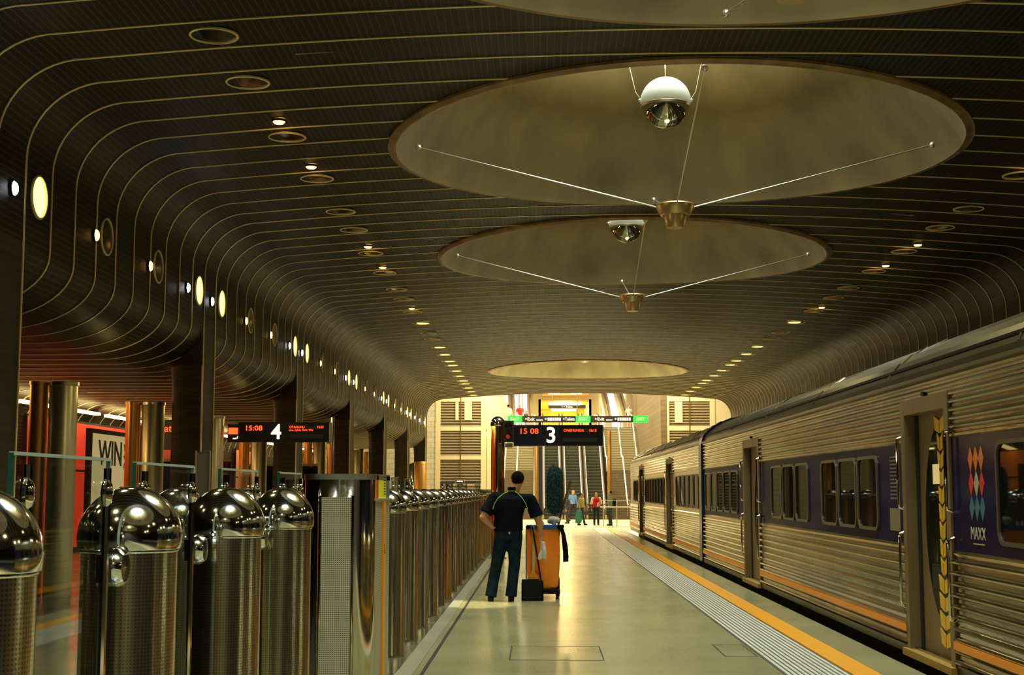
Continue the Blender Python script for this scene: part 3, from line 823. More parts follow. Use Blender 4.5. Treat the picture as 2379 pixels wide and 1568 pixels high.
# ------------------------------------------------------------------ platform signs
def platform_sign(name_label, x0, x1, y, z0, z1, num, time_, rows, pole_x):
    t = thing('platform_sign', name_label, 'sign', ((x0 + x1) / 2, y, (z0 + z1) / 2)); w2 = (x1 - x0) / 2; h2 = (z1 - z0) / 2
    MB().box(-w2, 0, -h2, w2, .22, h2).obj('housing', MT['signnavy'], t)
    MB().box(w2 * .04, -.008, -h2 * .96, w2 * .96, 0, h2 * .96).obj('display', MT['signblack'], t)
    m = MB(); m.box(w2 * .10, -.012, h2 * .28, w2 * .88, -.006, h2 * .62); m.box(w2 * .10, -.012, -h2 * .62, w2 * .88, -.006, -h2 * .22); m.obj('row_screen', MT['signgrey'], t)
    text_mesh(num, h2 * 2.1, MT['signwhite'], 'platform_number', t, (-w2 * .16, -.01, -.01), TF, 'CENTER', .006, 1, .008)
    text_mesh(time_, h2 * .72, MT['led'], 'clock', t, (-w2 * .66, -.01, h2 * .38), TF, 'CENTER', .004, 1.15, .001)
    for (s_, xx, zz, al, sz) in rows:
        text_mesh(s_, h2 * sz, MT['led'], 'led_text', t, (w2 * xx, -.014, h2 * zz), TF, al, .002, 1, 0)
    m = MB(); m.box(w2, -.01, -h2, w2 + .02, .23, h2); m.obj('end_cap', MT['cable'], t)
    return t
sy = 30.7
def px(x): return (x - 1257) * (sy * 1.0) / F
s3 = platform_sign('dark blue platform 3 sign beside the gold pole, straight ahead over the platform', -.60, 1.36, sy, 2.46, 2.92, '3', '15 08',
    [('ONEHUNGA', .12, .46, 'LEFT', .34), ('15:15', .86, .46, 'RIGHT', .34)], -.9)
s4 = platform_sign('dark blue platform 4 sign on the left in front of the tall steel cylinders', -6.62, -4.62, 30.4, 2.54, 2.97, '4', '15:08',
    [('OTAHUHU', .12, .50, 'LEFT', .32), ('15:23', .88, .50, 'RIGHT', .32), ('ure, Sylvia Park, We', .12, .20, 'LEFT', .30)], -4.3)
t = thing('led_board', 'short dark board with red display at the left end of the platform 4 sign', 'sign', (-6.78, 30.9, 2.75), 'led boards')
MB().box(-.18, 0, -.2, .14, .1, .2).obj('housing', MT['signnavy'], t)
m = MB(); m.box(-.16, -.01, -.02, .05, 0, .12); m.obj('led_block', MT['led'], t)
m = MB(); m.box(-.06, -.01, -.13, .02, 0, -.10); m.lathe([(.001, -.01), (.04, -.01), (.04, 0)], (.07, 0, -.09), 14, 'Y'); m.obj('pictogram', MT['signwhite'], t)
# poles that carry the signs
t = thing('sign_pole', 'thick gold steel pole with domed top holding the platform 3 sign', 'pole', (-.955, 30.9, 0))
MB().lathe([(.15, 0), (.15, 2.95)], n=40).obj('shaft', MT['bronze2'] if 'bronze2' in MT else mat('gold_steel', (.72, .55, .2), .08, 1), t, smooth=True)
pr = [(.16 * math.cos(a), 2.95 + .17 * math.sin(a)) for a in [PI / 2 * k / 8 for k in range(9)]]; pr[-1] = (.001, pr[-1][1])
MB().lathe([(.15, 2.9), (.165, 2.92), (.16, 2.95)] + pr[1:], n=40).obj('dome', MT['dome'], t, smooth=True)
MB().box(.14, .02, 2.55, .40, .12, 2.65).obj('arm', MT['grey'], t)
MB().lathe([(.19, .0), (.19, .03), (.15, .04)], n=32).obj('base_plate', MT['grey'], t)
t = thing('signal_box', 'dark brown signal box with dim red lamp beside the gold pole', 'signal', (-.71, 30.5, 2.77))
MB().box(-.12, -.06, -.235, .115, .1, .235).obj('housing', mat('signal_brown', (.045, .028, .012), .5), t)
for dz in (.11, -.11):
    m = MB(); m.lathe([(.055, -.10), (.075, -.11), (.085, -.06)], (0, 0, dz), 20, 'Y'); m.obj('hood', MT['black'], t)
m = MB(); m.lathe([(.001, -.085), (.03, -.085), (.055, -.065)], (-.02, 0, -.12), 16, 'Y'); m.obj('lamp', mat('dim_red', (.3, .02, .01), .3, 0, emit=(.8, .06, .02), estr=.35), t)
MB().box(-.07, -.03, -.35, .09, .06, -.26).obj('bracket', MT['grey'], t)
t = thing('sign_pole', 'slim polished steel pole at the right end of the platform 4 sign', 'pole', (-4.56, 30.5, -.02))
MB().lathe([(.04, 0), (.04, 3.1), (.001, 3.12)], n=20).obj('shaft', MT['steel'], t, smooth=True)
MB().lathe([(.1, 0), (.1, .02), (.04, .03)], n=20).obj('base_plate', MT['grey'], t)

# ------------------------------------------------------------------ stainless train
XT = 3.32; TB = .09
def side_profile():
    """(z, outward) of the fluted near side, outward towards the platform"""
    p = []
    z = TB
    while z < .95:
        for k, o_ in enumerate((0, .02, .028, .02, 0)): p.append((z + .016 + k * .0150, o_))
        z += .088
    p += [(.995, .02), (1.02, .0)]
    return p
def upper_profile():
    p = [(1.915, 0), (1.93, .018), (1.95, .018), (1.965, 0)]; z = 1.975
    while z < 2.40:
        for k, o_ in enumerate((0, .015, .021, .015, 0)): p.append((z + .010 + k * .0125, o_))
        z += .068
    return p
ROOF = [(0, 2.43), (-.03, 2.445), (-.03, 2.475), (.015, 2.485), (.03, 2.54), (.07, 2.62), (.09, 2.62), (.15, 2.70), (.17, 2.695), (.27, 2.79), (.29, 2.785), (.42, 2.87), (.44, 2.862), (.62, 2.94), (.64, 2.932), (.9, 3.0), (.92, 2.992), (1.38, 3.03)]
def car(y0, y1, label, doors, wins, navy, frame_far):
    """y0 far end, y1 near end (y1 < y0)"""
    yl, yh = min(y0, y1), max(y0, y1); yc = (yl + yh) / 2
    t = thing('train_carriage', label, 'train carriage', (XT + 1.38, yc, -1.1), 'train at the platform')
    ox, oy, oz = XT + 1.38, yc, -1.1
    def P(m): m.v = [(x - ox, y - oy, z - oz) for x, y, z in m.v]; return m
    def strip(pts, a, b, m):
        vs = []; fs = []
        for y in (a, b):
            for z, o_ in pts: vs.append((XT - o_, y, z))
        n = len(pts)
        for i in range(n - 1): fs.append((i, i + 1, n + i + 1, n + i))
        m.add(vs, fs)
    # intervals between doors
    segs = []; a = yl
    for (d0, d1) in sorted(doors): segs.append((a, d0)); a = d1
    segs.append((a, yh))
    body = MB(); lo = side_profile(); up = upper_profile()
    for (a, b) in segs: strip(lo, a, b, body); 
    for (a, b) in segs: strip(up, a, b, body)
    for (d0, d1) in doors: strip([q for q in up if q[0] > 2.27], d0, d1, body)
    body.box(XT + .06, yl, TB, XT + .10, yl + .02, 2.43)
    # far side, floor, ends
    body.box(XT + 2.70, yl, TB, XT + 2.76, yh, 2.43); body.box(XT + .02, yl, TB - .02, XT + 2.74, yh, TB + .02)
    ep = [(XT, TB), (XT, 2.43)] + [(XT + dx, z) for dx, z in ROOF[3:]]; ep = ep + [(2 * (XT + 1.38) - x, z) for x, z in reversed(ep[:-1])]
    body.prism(ep, yh - .03, yh); body.prism(ep, yl, yl + .03)
    P(body).obj('body', MT['train'], t)
    rf = MB(); vs = []; fs = []; pts = [(XT + dx, z) for dx, z in ROOF] + [(XT + 2.76 - dx, z) for dx, z in reversed(ROOF[:-1])]
    for y in (yl, yh):
        for x, z in pts: vs.append((x, y, z))
    n = len(pts)
    for i in range(n - 1): fs.append((i, i + 1, n + i + 1, n + i))
    rf.add(vs, fs); P(rf).obj('roof', MT['train_roof'], t)
    # roof seams and gutter details
    sm = MB()
    k = yl + 2.2
    while k < yh - .5:
        for (dx, z), (dx2, z2) in zip(ROOF[4:-1], ROOF[5:]): sm.tube([(XT + dx, k, z + .004), (XT + dx2, k, z2 + .004)], .012, 5, False)
        k += 3.7
    P(sm).obj('roof_seam', MT['steel'], t)
    gt = MB().box(XT + .05, yl + .3, 2.60, XT + .11, yh - .3, 2.625); P(gt).obj('gutter', MT['black'], t)
    # window band, split round the openings
    band = MB(); bz0, bz1 = 1.015, 1.92
    for (a, b) in segs: band.box(XT - .002, a, bz0, XT + .02, b, bz1)
    nb = [(a, b) for a, b in segs]
    P(band).obj('window_band', MT['steelband'] if not navy else MT['navy'], t, label='navy painted window band' if navy else None)
    # orange stripe on lower flutes (one flute wide)
    for zz in (.235,):
        st = MB()
        for (a, b) in segs: st.box(XT - .031, a + .02, zz, XT - .004, b - .02, zz + .062)
        P(st).obj('orange_stripe', MT['orange'], t)
    sk = MB()
    for (a, b) in segs: sk.box(XT - .012, a, TB - .05, XT + .02, b, TB + .02)
    P(sk).obj('skirt', MT['train_roof'], t)
    # windows
    for (w0, w1, z0, z1) in wins:
        wc = (w0 + w1) / 2; hw = (w1 - w0) / 2; hz = (z1 - z0) / 2; zc_ = (z0 + z1) / 2
        def rrect(hw_, hz_, r, n=5):
            out = []
            for cx, cy, a0 in ((hw_ - r, hz_ - r, 0), (-hw_ + r, hz_ - r, PI / 2), (-hw_ + r, -hz_ + r, PI), (hw_ - r, -hz_ + r, 1.5 * PI)):
                for k in range(n + 1): a = a0 + PI / 2 * k / n; out.append((cx + r * math.cos(a), cy + r * math.sin(a)))
            return out
        o_, i_ = rrect(hw, hz, .11), rrect(hw - .032, hz - .032, .09)
        m = MB(); n = len(o_); vs = []; fs = []
        for (pp, xx) in ((o_, XT - .003), (o_, XT - .022), (i_, XT - .022), (i_, XT + .0)):
            vs += [(xx, wc + a, zc_ + b) for a, b in pp]
        for k in range(n):
            j = (k + 1) % n
            for q in range(3): fs.append((q * n + k, q * n + j, (q + 1) * n + j, (q + 1) * n + k))
        m.add(vs, fs); fr = P(m).obj('window_frame', MT['winframe'], t)
        m = MB(); m.add([(XT - .006, wc + a, zc_ + b) for a, b in i_], [tuple(range(n))]); P(m).obj('pane', MT['glassdark'], fr)
    # doors
    for (d0, d1) in doors:
        m = MB(); m.box(XT - .022, d0 - .03, TB, XT + .16, d0 + .09, 2.30); m.box(XT - .022, d1 - .09, TB, XT + .16, d1 + .03, 2.30); m.box(XT - .022, d0 + .09, 2.17, XT + .16, d1 - .09, 2.30)
        P(m).obj('door_frame', MT['tan'], t)
        m = MB(); m.box(XT + .09, d0 + .05, TB, XT + .12, d1 - .05, 2.2); d = P(m).obj('door', MT['tan'], t, label='tan painted sliding door')
        cy = d0 + .54
        m = MB(); m.box(XT + .075, d1 - .17, TB, XT + .088, d1 - .09, 2.17); P(m).obj('recess_shade', MT['dark'], d)  # dark strip stands in for the shade in the door recess
        # dark lens shaped glass with fern pattern strip
        pts = []
        for k in range(13): a = PI * k / 12; pts.append((cy + .54 * math.sin(a) + .0, 1.22 + .86 * math.cos(a)))
        for k in range(1, 12): a = PI * k / 12; pts.append((cy - .36 * math.sin(a), 1.22 - .86 * math.cos(a)))
        m = MB(); m.prism(pts, XT + .08, XT + .092, 'X'); P(m).obj('door_glass', MT['glassdark'], d)
        m = MB()
        for k in range(13):
            zz = .18 + k * .15
            w1_, w2_ = (.12, .15) if (k < 4 or k > 11) else (.06, .075)
            for s_ in (-1, 1):
                q = [(cy + s_ * .012, zz), (cy + s_ * .012, zz + .11), (cy + s_ * (.012 + w2_), zz + .155), (cy + s_ * (.012 + w1_), zz + .03)]
                m.prism(q, XT + .070, XT + .079, 'X')
        P(m).obj('fern_strip', MT['yellow'], d)
        m = MB().box(XT - .06, d0 - .04, TB - .06, XT + .12, d1 + .04, TB); P(m).obj('door_step', MT['doorstep'], t)
        for yy in (d0 - .04, d1 + .04):
            for (za, zb) in ((1.32, 1.98), (.45, 1.12)):
                m = MB(); m.tube([(XT, yy, za), (XT - .05, yy, za + .02), (XT - .055, yy, za + .05), (XT - .055, yy, zb - .05), (XT - .05, yy, zb - .02), (XT, yy, zb)], .014, 8)
                P(m).obj('grab_rail', MT['steel'], t, smooth=True)
        m = MB(); m.box(XT - .02, (d0 + d1) / 2 - .04, 2.31, XT + .0, (d0 + d1) / 2 + .04, 2.345); P(m).obj('door_lamp', MT['black'], t)
    # underframe and wheels
    m = MB(); m.box(XT + .25, yl + .3, -.42, XT + 2.5, yh - .3, TB - .03)
    for yy in (yl + 3.2, yl + 5.2, yh - 5.2, yh - 3.2):
        for xx in (XT + .75, XT + 1.95): m.lathe([(.001, -.06), (.42, -.06), (.45, .06), (.001, .06)], (xx, yy, -.62), 24, 'X')
    P(m).obj('underframe', MT['dark'], t)
    return t
MT['winframe'] = mat('window_rubber_frame', (.10, .085, .055), .35, .4)
MT['doorstep'] = mat('worn_yellow_step', (.42, .26, .04), .5)
def wrow(y0, n, w, gap, z0=1.10, z1=1.84): return [(y0 + k * (w + gap), y0 + k * (w + gap) + w, z0, z1) for k in range(n)]
near_w = wrow(13.85, 3, .88, .07) + wrow(17.45, 3, .88, .07) + [(8.6, 10.25, 1.10, 1.86)] + [(23.7 + k * .95, 24.55 + k * .95, 1.10, 1.84) for k in range(5)] + wrow(4.6, 3, .88, .07)
car(28.75, 3.9, 'near stainless steel train carriage with a navy window band', [(11.42, 12.85), (21.35, 22.95)], near_w, True, False)
far_w = [(29.6 + k * 1.0, 30.5 + k * 1.0, 1.10, 1.84) for k in range(5)] + [(37.9 + k * .98, 38.8 + k * .98, 1.10, 1.84) for k in range(7)] + [(48.2, 49.1, 1.1, 1.84), (49.3, 50.2, 1.1, 1.84)]
fc = car(52.0, 29.25, 'far stainless steel train carriage with plain steel window band', [(35.35, 37.1), (45.4, 47.2)], far_w, False, True)
car_near = None
# blue gangway ring between the carriages
t = thing('gangway', 'dark blue ring framing the gap between the two train carriages', 'gangway', (XT + 1.38, 29.0, -1.1))
pts = [(XT - .04, .05), (XT - .04, 2.43)] + [(XT + dx - .03, z + .035) for dx, z in ROOF[3:]] ; pts = pts + [(2 * (XT + 1.38) - x, z) for x, z in reversed(pts[:-1])]
m = MB(); vs = []; fs = []
inn = [(XT + 1.38 + (x - XT - 1.38) * .88, 1.2 + (z - 1.2) * .92) for x, z in pts]
for y in (28.78, 29.22):
    vs += [(x, y, z) for x, z in pts]; vs += [(x, y, z) for x, z in inn]
n = len(pts)
for i in range(n - 1):
    fs += [(i, i + 1, 2 * n + i + 1, 2 * n + i), (n + i, n + i + 1, 3 * n + i + 1, 3 * n + i), (i, i + 1, n + i + 1, n + i), (2 * n + i, 2 * n + i + 1, 3 * n + i + 1, 3 * n + i)]
m.add(vs, fs); m.v = [(x - XT - 1.38, y - 29.0, z + 1.1) for x, y, z in m.v]; m.obj('ring', MT['bluefrm'], t)
MB().box(-1.2, -.2, 1.1, 1.2, .2, 3.4).obj('bellows', MT['dark'], t)
# markings on the near carriage: diamonds and lettering
near = [o for o in bpy.data.objects if o.parent is None and o.get('label', '').startswith('near stainless')][0]
def on_near(m): m.v = [(x - near.location.x, y - near.location.y, z - near.location.z) for x, y, z in m.v]; return m
def diamond(y, z, c):
    m = MB(); m.prism([(y - .058, z), (y, z + .095), (y + .058, z), (y, z - .095)], XT - .008, XT - .003, 'X'); on_near(m).obj('diamond_mark', c, near)
cO = mat('mark_orange', (.75, .2, .02), .4); cR = mat('mark_red', (.75, .03, .02), .4); cW = mat('mark_white', (.5, .45, .32), .5); cB = mat('mark_blue', (.03, .16, .25), .4)
for k, yy in enumerate((10.88, 10.75, 10.62)):
    diamond(yy, 1.735, cO); diamond(yy, 1.545, cW if k == 1 else cR); diamond(yy, 1.36, cB)
tm = text_mesh('MAXX', .135, cW, 'lettering', near, (XT - .012 - near.location.x, 10.73 - near.location.y, 1.165 - near.location.z), (PI / 2, 0, -PI / 2), 'CENTER', .002, .95)
on_near(MB().box(XT - .008, 10.6, 1.085, XT - .003, 10.87, 1.095)).obj('underline_mark', cW, near)
for k in range(12):
    on_near(MB().box(XT - .008, 13.1, 1.80 - k * .035, XT - .003, 13.38, 1.815 - k * .035)).obj('notice_line', cmat('notice_grey', (.16, .13, .12)), near)
on_near(MB().box(XT - .008, 13.05, 1.12, XT - .003, 13.42, 1.33)).obj('pictogram_notice', cmat('notice_frame', (.22, .18, .10)), near)
for yy, zz in ((12.0, 1.55), (11.53, 1.56)):
    on_near(MB().box(XT + .066, yy, zz, XT + .07, yy + .19, zz + .17)).obj('door_sticker', MT['poster'], near)

# ------------------------------------------------------------------ concourse, stairs and escalators beyond the hall
ZC = -.38
YE = 80.0
struct('wall_left', MB().box(-14, YE, ZC, -6.05, YE + .4, 12), MT['brick'])
struct('wall_right', MB().box(2 * HX + 6.05, YE, ZC, 18, YE + .4, 12), MT['cream'])
struct('wall_side', MB().box(-14.2, 55, -1.3, -14, 116, 12), MT['cream'])
struct('wall_side', MB().box(18, 55, -1.3, 18.2, 116, 12), MT['cream'])
def louvre_wall(side, label):
    """cream frame with three rows of louvres in two columns"""
    cx = HX + side * (HX + 4.6)
    t = thing('louvre_wall', label, 'louvre panel', (cx, YE - .05, ZC), 'louvred plant room fronts')
    fr = MB(); W2 = 1.45
    cols = [(-1.16, 1.16)]; rows = [(2.38, 3.6), (3.83, 5.25), (5.5, 6.92), (7.2, 8.6)]
    fr.box(-W2, 0, 0, -1.16, .25, 10); fr.box(1.16, 0, 0, W2, .25, 10)
    zs = [0, .5] + [v for r in rows for v in r] + [10]
    for a, b in zip(zs[1:], zs[2:]):
        if (a, b) not in rows and not (a == .5): fr.box(-1.16, 0, a, 1.16, .25, b)
    fr.obj('frame', MT['cream'], t)
    for (a, b) in rows + [(.5, 2.25)]:
        m = MB(); z = a + .02
        while z < b - .04:
            m.add([(-1.16, .13, z + .11), (1.16, .13, z + .11), (1.16, .03, z), (-1.16, .03, z)], [(0, 1, 2, 3)])
            m.box(-1.16, .025, z - .006, 1.16, .04, z + .014); z += .16
        m.box(-1.16, .14, a, 1.16, .16, b)
        m.obj('louvre', MT['louvre'], t)
    MB().box(-.03, -.03, .5, .03, .0, 8.6).obj('centre_post', MT['bar'], t)
    if side < 0:  # cream patches imitate glare on the upper louvres
        gl = MB(); gl.box(-.30, -.01, 5.85, -.12, -.002, 6.9); gl.box(.22, -.01, 5.85, .65, -.002, 6.9)
    else:
        gl = MB(); gl.box(-.85, -.01, 5.7, -.4, -.002, 6.9)
    gl.obj('painted_glare', MT['cream'], t, label='pale painted glare on the upper louvre')
louvre_wall(-1, 'grey louvred wall front in a cream frame, left of the far stairs')
louvre_wall(1, 'grey louvred wall front in a cream frame, right of the stairs above the train')
struct('wall_inner_left', MB().box(-3.12, YE, ZC, -2.7, 106, 12), MT['cream'])
struct('wall_inner_right', MB().box(6.85, YE - .1, ZC, 7.2, 106, 12), MT['brownwall'])
struct('trim_4', MB().box(-2.72, 89.4, ZC, 6.87, 90.0, ZC + .02), MT['edgestrip'])
SY0, SY1, ZU = 90.0, 101.6, 6.0
def stairs(x0, x1, label, mt_low, mt_high):
    t = thing('staircase', label, 'stairs', ((x0 + x1) / 2, SY0, ZC), 'stairs beside the escalators'); w2 = (x1 - x0) / 2
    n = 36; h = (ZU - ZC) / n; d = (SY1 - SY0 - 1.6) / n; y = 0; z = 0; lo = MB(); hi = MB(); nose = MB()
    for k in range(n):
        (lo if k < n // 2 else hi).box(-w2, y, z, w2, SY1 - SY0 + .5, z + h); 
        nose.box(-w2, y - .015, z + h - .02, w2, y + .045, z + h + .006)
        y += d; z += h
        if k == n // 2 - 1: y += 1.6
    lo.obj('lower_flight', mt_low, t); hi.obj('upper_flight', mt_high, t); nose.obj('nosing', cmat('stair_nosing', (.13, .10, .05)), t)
    return t
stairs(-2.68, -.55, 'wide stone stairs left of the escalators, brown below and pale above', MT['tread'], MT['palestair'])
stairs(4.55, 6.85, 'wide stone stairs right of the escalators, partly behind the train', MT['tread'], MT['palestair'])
def incl(y): return ZC + max(0, min(1, (y - SY0 - .6) / (SY1 - SY0 - 1.0))) * (ZU - ZC)
def escalator(i, xc, label):
    t = thing('escalator', label, 'escalator', (xc, SY0, ZC), 'far escalators'); w2 = .50
    st = MB(); rs = MB(); n = 30
    for k in range(n):
        y = .8 + (SY1 - SY0 - 1.2) * k / n; z = (ZU - ZC) * k / n
        st.box(-w2, y, z, w2, y + .45, z + .17); rs.box(-w2, y - .012, z + .01, w2, y, z + .11)
    st.obj('step', MT['escstep'], t, kind=None); rs.obj('riser', MT['escriser'], t)
    for s in (-1, 1):
        m = MB(); xo = s * (w2 + .09)
        prof = [(-.2, 0), (-.35, .45), (-.2, .92), (.6, .98), (11.0, 7.25), (12.2, 7.35), (12.2, 6.4), (.8, .0)]
        m.prism(prof, xo - .05, xo + .05, 'X'); m.obj('balustrade', MT['balus'], t)
        m = MB(); m.tube([(xo, -.3, .3), (xo, -.4, .6), (xo, -.2, .98), (xo, .6, 1.03), (xo, 11.0, 7.3), (xo, 12.2, 7.4)], .055, 8); m.obj('handrail', MT['railglow'] if False else MT['rubber'], t, smooth=True)
        m = MB(); m.tube([(xo - s * .07, .5, .72), (xo - s * .07, 11.0, 7.02)], .022, 6); m.obj('handrail_lamp', MT['railglow'], t)
MT['rubber'] = mat('black_handrail', (.05, .03, .015), .4)
for i, (xc, lb) in enumerate(((.72, 'leftmost of the three far escalators, half behind the blue duster'), (2.13, 'middle one of the three far escalators'), (3.55, 'rightmost of the three far escalators, behind the person in a red vest'))):
    escalator(i, xc, lb)
# stair handrails
for i, (x, lb) in enumerate(((-2.45, 'pale lit handrail at the left side of the left stairs'), (-1.62, 'slim lit handrail up the middle of the left stairs'), (-.45, 'lit handrail between the left stairs and the first escalator'),
                             (4.45, 'lit handrail between the third escalator and right stairs'), (5.55, 'slim lit handrail up the middle of the right stairs'), (6.6, 'pale lit handrail at the right side of the right stairs'))):
    t = thing('stair_handrail', lb, 'handrail', (x, SY0, ZC))
    m = MB(); m.tube([(0, -.3, .95), (0, .2, 1.0), (0, 5.2, 4.15), (0, 6.6, 4.2), (0, 11.6, 7.3), (0, 12.1, 7.3)], .035, 8); m.obj('rail', MT['railglow'], t, smooth=True)
    for k in range(7):
        yy = .2 + k * 1.85; zz = max(0, (yy / 11.6) * 6.3); MB().tube([(0, yy, zz), (0, yy, zz + 1.0)], .02, 6).obj('baluster', MT['balus'], t)
for i, x in enumerate((-.30, 4.38)):
    t = thing('bronze_pylon', 'tall slim bronze pylon rising at the %s of the escalators' % ('left side' if i == 0 else 'right side'), 'pylon', (x, SY0 - .2, ZC))
    MB().lathe([(.14, 0), (.14, 5.6), (.12, 5.65), (.001, 5.65)], n=20).obj('shaft', MT['bar'], t, smooth=True)
    MB().lathe([(.22, 0), (.22, .05), (.14, .06)], n=20).obj('base', MT['bar'], t)
# upper floor
struct('floor_upper', MB().box(-2.7, SY1, 5.7, 6.85, 118, 6.0), MT['concourse'])
struct('ceiling_upper', MB().box(-14, YEND, 11.5, 18, 118, 11.7), MT['cream'])
struct('wall_end', MB().box(-14, 116, 5, .0, 116.2, 12), MT['cream'])
struct('wall_end', MB().box(4.0, 116, 5, 18, 116.2, 12), MT['cream'])
struct('wall_end', MB().box(0, 116, 8.9, 4.0, 116.2, 12), MT['cream'])
for i, (x0, x1) in enumerate(((-5.0, -1.0), (5.0, 6.95))):
    o = MB().box(x0, 115.9, 6.1, x1, 115.95, 10.5).obj('window_%d' % (i + 1), MT['white_day']); o['kind'] = 'structure'
    m = MB(); k = x0
    while k <= x1: m.box(k - .05, 115.8, 6.0, k + .05, 115.9, 10.5); k += 1.6
    struct('window_%d' % (i + 3), m, MT['cream'])
# warm inner corridor
struct('wall_corridor', MB().box(-.2, 116, 6, 0, 130, 9), MT['warmceil']); struct('wall_corridor', MB().box(4.0, 116, 6, 4.2, 130, 9), MT['warmceil'])
struct('wall_corridor', MB().box(-.2, 130, 6, 4.2, 130.2, 9.2), MT['warmceil']); struct('ceiling_corridor', MB().box(-.2, 116.3, 8.9, 4.2, 130, 9.1), MT['warmceil'])
struct('floor_corridor', MB().box(-.2, 116, 5.7, 4.2, 130, 6.0), MT['cream'])
for i, (y, x0, x1) in enumerate(((118, .7, 3.5), (121, .8, 3.4), (124.5, .9, 3.3), (128, 1, 3.2))):
    o = MB().box(x0, y, 8.7, x1, y + .5, 8.85).obj('corridor_lamp', MT['warmlamp']); tag(o, 'long glowing lamp across the warm upper corridor, %s from the front' % ordinal(i), 'lamp', 'corridor lamps')
point((2, 120, 8.2), 700, (1, .72, .25), .4); point((2, 126, 8.2), 700, (1, .72, .25), .4)
# golden ceiling soffit and hanging fittings over the upper floor
sf = thing('soffit', 'golden stepped ceiling soffit above the upper corridor entrance', 'soffit', (2, 110, 8.9))
MB().box(-1.9, -2, .35, 1.9, 5.8, .5).obj('panel', MT['warmceil'], sf)
m = MB(); m.box(-1.4, -1.8, .30, -.5, 3, .36); m.box(.4, -1.8, .30, 1.3, 3, .36); m.obj('light_panel', MT['strip'], sf)
for x, nm in ((-1.2, 'left'), (1.2, 'right')):
    pass
t = thing('corridor_sign', 'dark direction sign reading Toilets hanging over the warm upper corridor', 'sign', (2.1, 112, 8.13))
MB().box(-1.5, 0, -.14, 1.5, .1, .14).obj('panel', MT['signblack'], t)
text_mesh('+ + Toilets', .2, MT['signwhite'], 'lettering', t, (0, -.01, 0), TF)
for x in (-1.2, 1.2): MB().tube([(x, .05, .14), (x, .05, 3.4)], .015, 6).obj('hanger', MT['bar'], t)
# upper escalator flanks seen as sloping dark bands
def flank(x, x2, label):
    t = thing('upper_escalator', label, 'escalator', (x, 106, 6.0), 'upper escalators')
    m = MB(); m.add([(0, 0, 0), (.5, 0, 0), (.5 + x2, 9, 4.6), (x2, 9, 4.6), (0, 0, 1.0), (.5, 0, 1.0), (.5 + x2, 9, 5.6), (x2, 9, 5.6)], [(0, 1, 2, 3), (4, 5, 6, 7), (0, 1, 5, 4), (3, 2, 6, 7), (0, 3, 7, 4), (1, 2, 6, 5)])
    m.obj('balustrade', MT['grey2'], t)
    m = MB(); m.tube([(.25, -.1, 1.05), (.25 + x2, 9, 5.65)], .05, 6); m.obj('handrail', MT['bar'], t)
MT['grey2'] = mat('grey_flank', (.4, .36, .28), .5)
flank(-3.0 + .6, -.4, 'sloping grey escalator side at the upper level, far left')
flank(-1.05, -.1, 'sloping grey escalator side at the upper level behind the red shirt')
flank(4.9, -.35, 'sloping pale escalator side at the upper level, right of the corridor')
flank(6.25, -.6, 'sloping grey escalator side at the upper level, far right')

# EXIT beam sign
eb = thing('exit_beam', 'long black overhead sign beam with three green EXIT panels', 'sign', (2.25, 86.0, 5.83))
W2 = 4.3
MB().box(-W2, 0, -.19, W2, .25, .19).obj('beam', MT['signblack'], eb)
for x in (-W2 + .45, .35, W2 - .42):
    g = MB().box(x - .45, -.03, -.21, x + .45, 0, .21).obj('exit_panel', MT['green'], eb)
    text_mesh('EXIT', .27, MT['exittext'], 'lettering', g, (x, -.04, 0), TF)
for x0 in (-3.25, 1.05):
    text_mesh('+Exit', .28, MT['signwhite'], 'lettering', eb, (x0, -.02, 0), TF, 'LEFT')
    m = MB(); m.box(x0 + .72, -.02, -.08, x0 + 1.1, 0, -.02); m.obj('small_text', MT['signwhite'], eb)
    text_mesh('+', .28, MT['signwhite'], 'lettering', eb, (x0 + 1.22, -.02, 0), TF, 'LEFT')
    m = MB()
    for k in range(6): m.box(x0 + 1.42 + k * .14, -.02, -.09, x0 + 1.52 + k * .14, 0, .09)
    m.obj('pictogram', MT['signwhite'], eb)
    text_mesh('+Toilets', .27, MT['signwhite'], 'lettering', eb, (x0 + 2.35, -.02, 0), TF, 'LEFT', .004, .8)
for x in (-3.4, 0, 3.6):
    MB().tube([(x, .12, .19), (x, .12, 5.6)], .03, 6).obj('hanger', MT['bar'], eb)
t = thing('wall_sign', 'small navy sign in a white frame low on the louvred wall', 'sign', (-4.62, 79.6, 1.98))
MB().box(-.27, 0, -.11, .27, .05, .11).obj('frame', cmat('sign_frame', (.5, .45, .4)), t)
MB().box(-.24, -.01, -.085, .24, 0, .085).obj('face', MT['signnavy'], t)
m = MB()
for k in range(6): m.box(-.17 + k * .06, -.015, -.03, -.13 + k * .06, -.008, .04)
m.obj('lettering', MT['signwhite'], t)
m = MB(); m.tube([(-.2, .03, .1), (-.2, .03, .4), (-.2, .35, .42)], .01, 5); m.obj('bracket', MT['grey'], t)
# white bench top and rail near the train end
t = thing('glass_counter', 'small glass counter with a glowing white top at the far end of the train', 'counter', (3.85, 73.5, ZC))
MB().box(-.75, -.3, .96, .85, .3, 1.02).obj('top', cmat('white_top', (.9, .95, .85)), t)
m = MB(); m.tube([(-.7, 0, 1.35), (.85, 0, 1.35)], .02, 6); m.obj('rail', MT['cable'], t)
m = MB()
for x in (-.6, .1, .8): m.tube([(x, 0, 0), (x, 0, 1.36)], .025, 6)
m.obj('leg', MT['cable'], t)
t = thing('back_plinth', 'dark red notice panel on the right stairs wall', 'panel', (5.9, 89.5, ZC))
MB().box(-.25, 0, 0, .25, .1, 2.0).obj('panel', cmat('dark_red', (.12, .015, .01)), t)

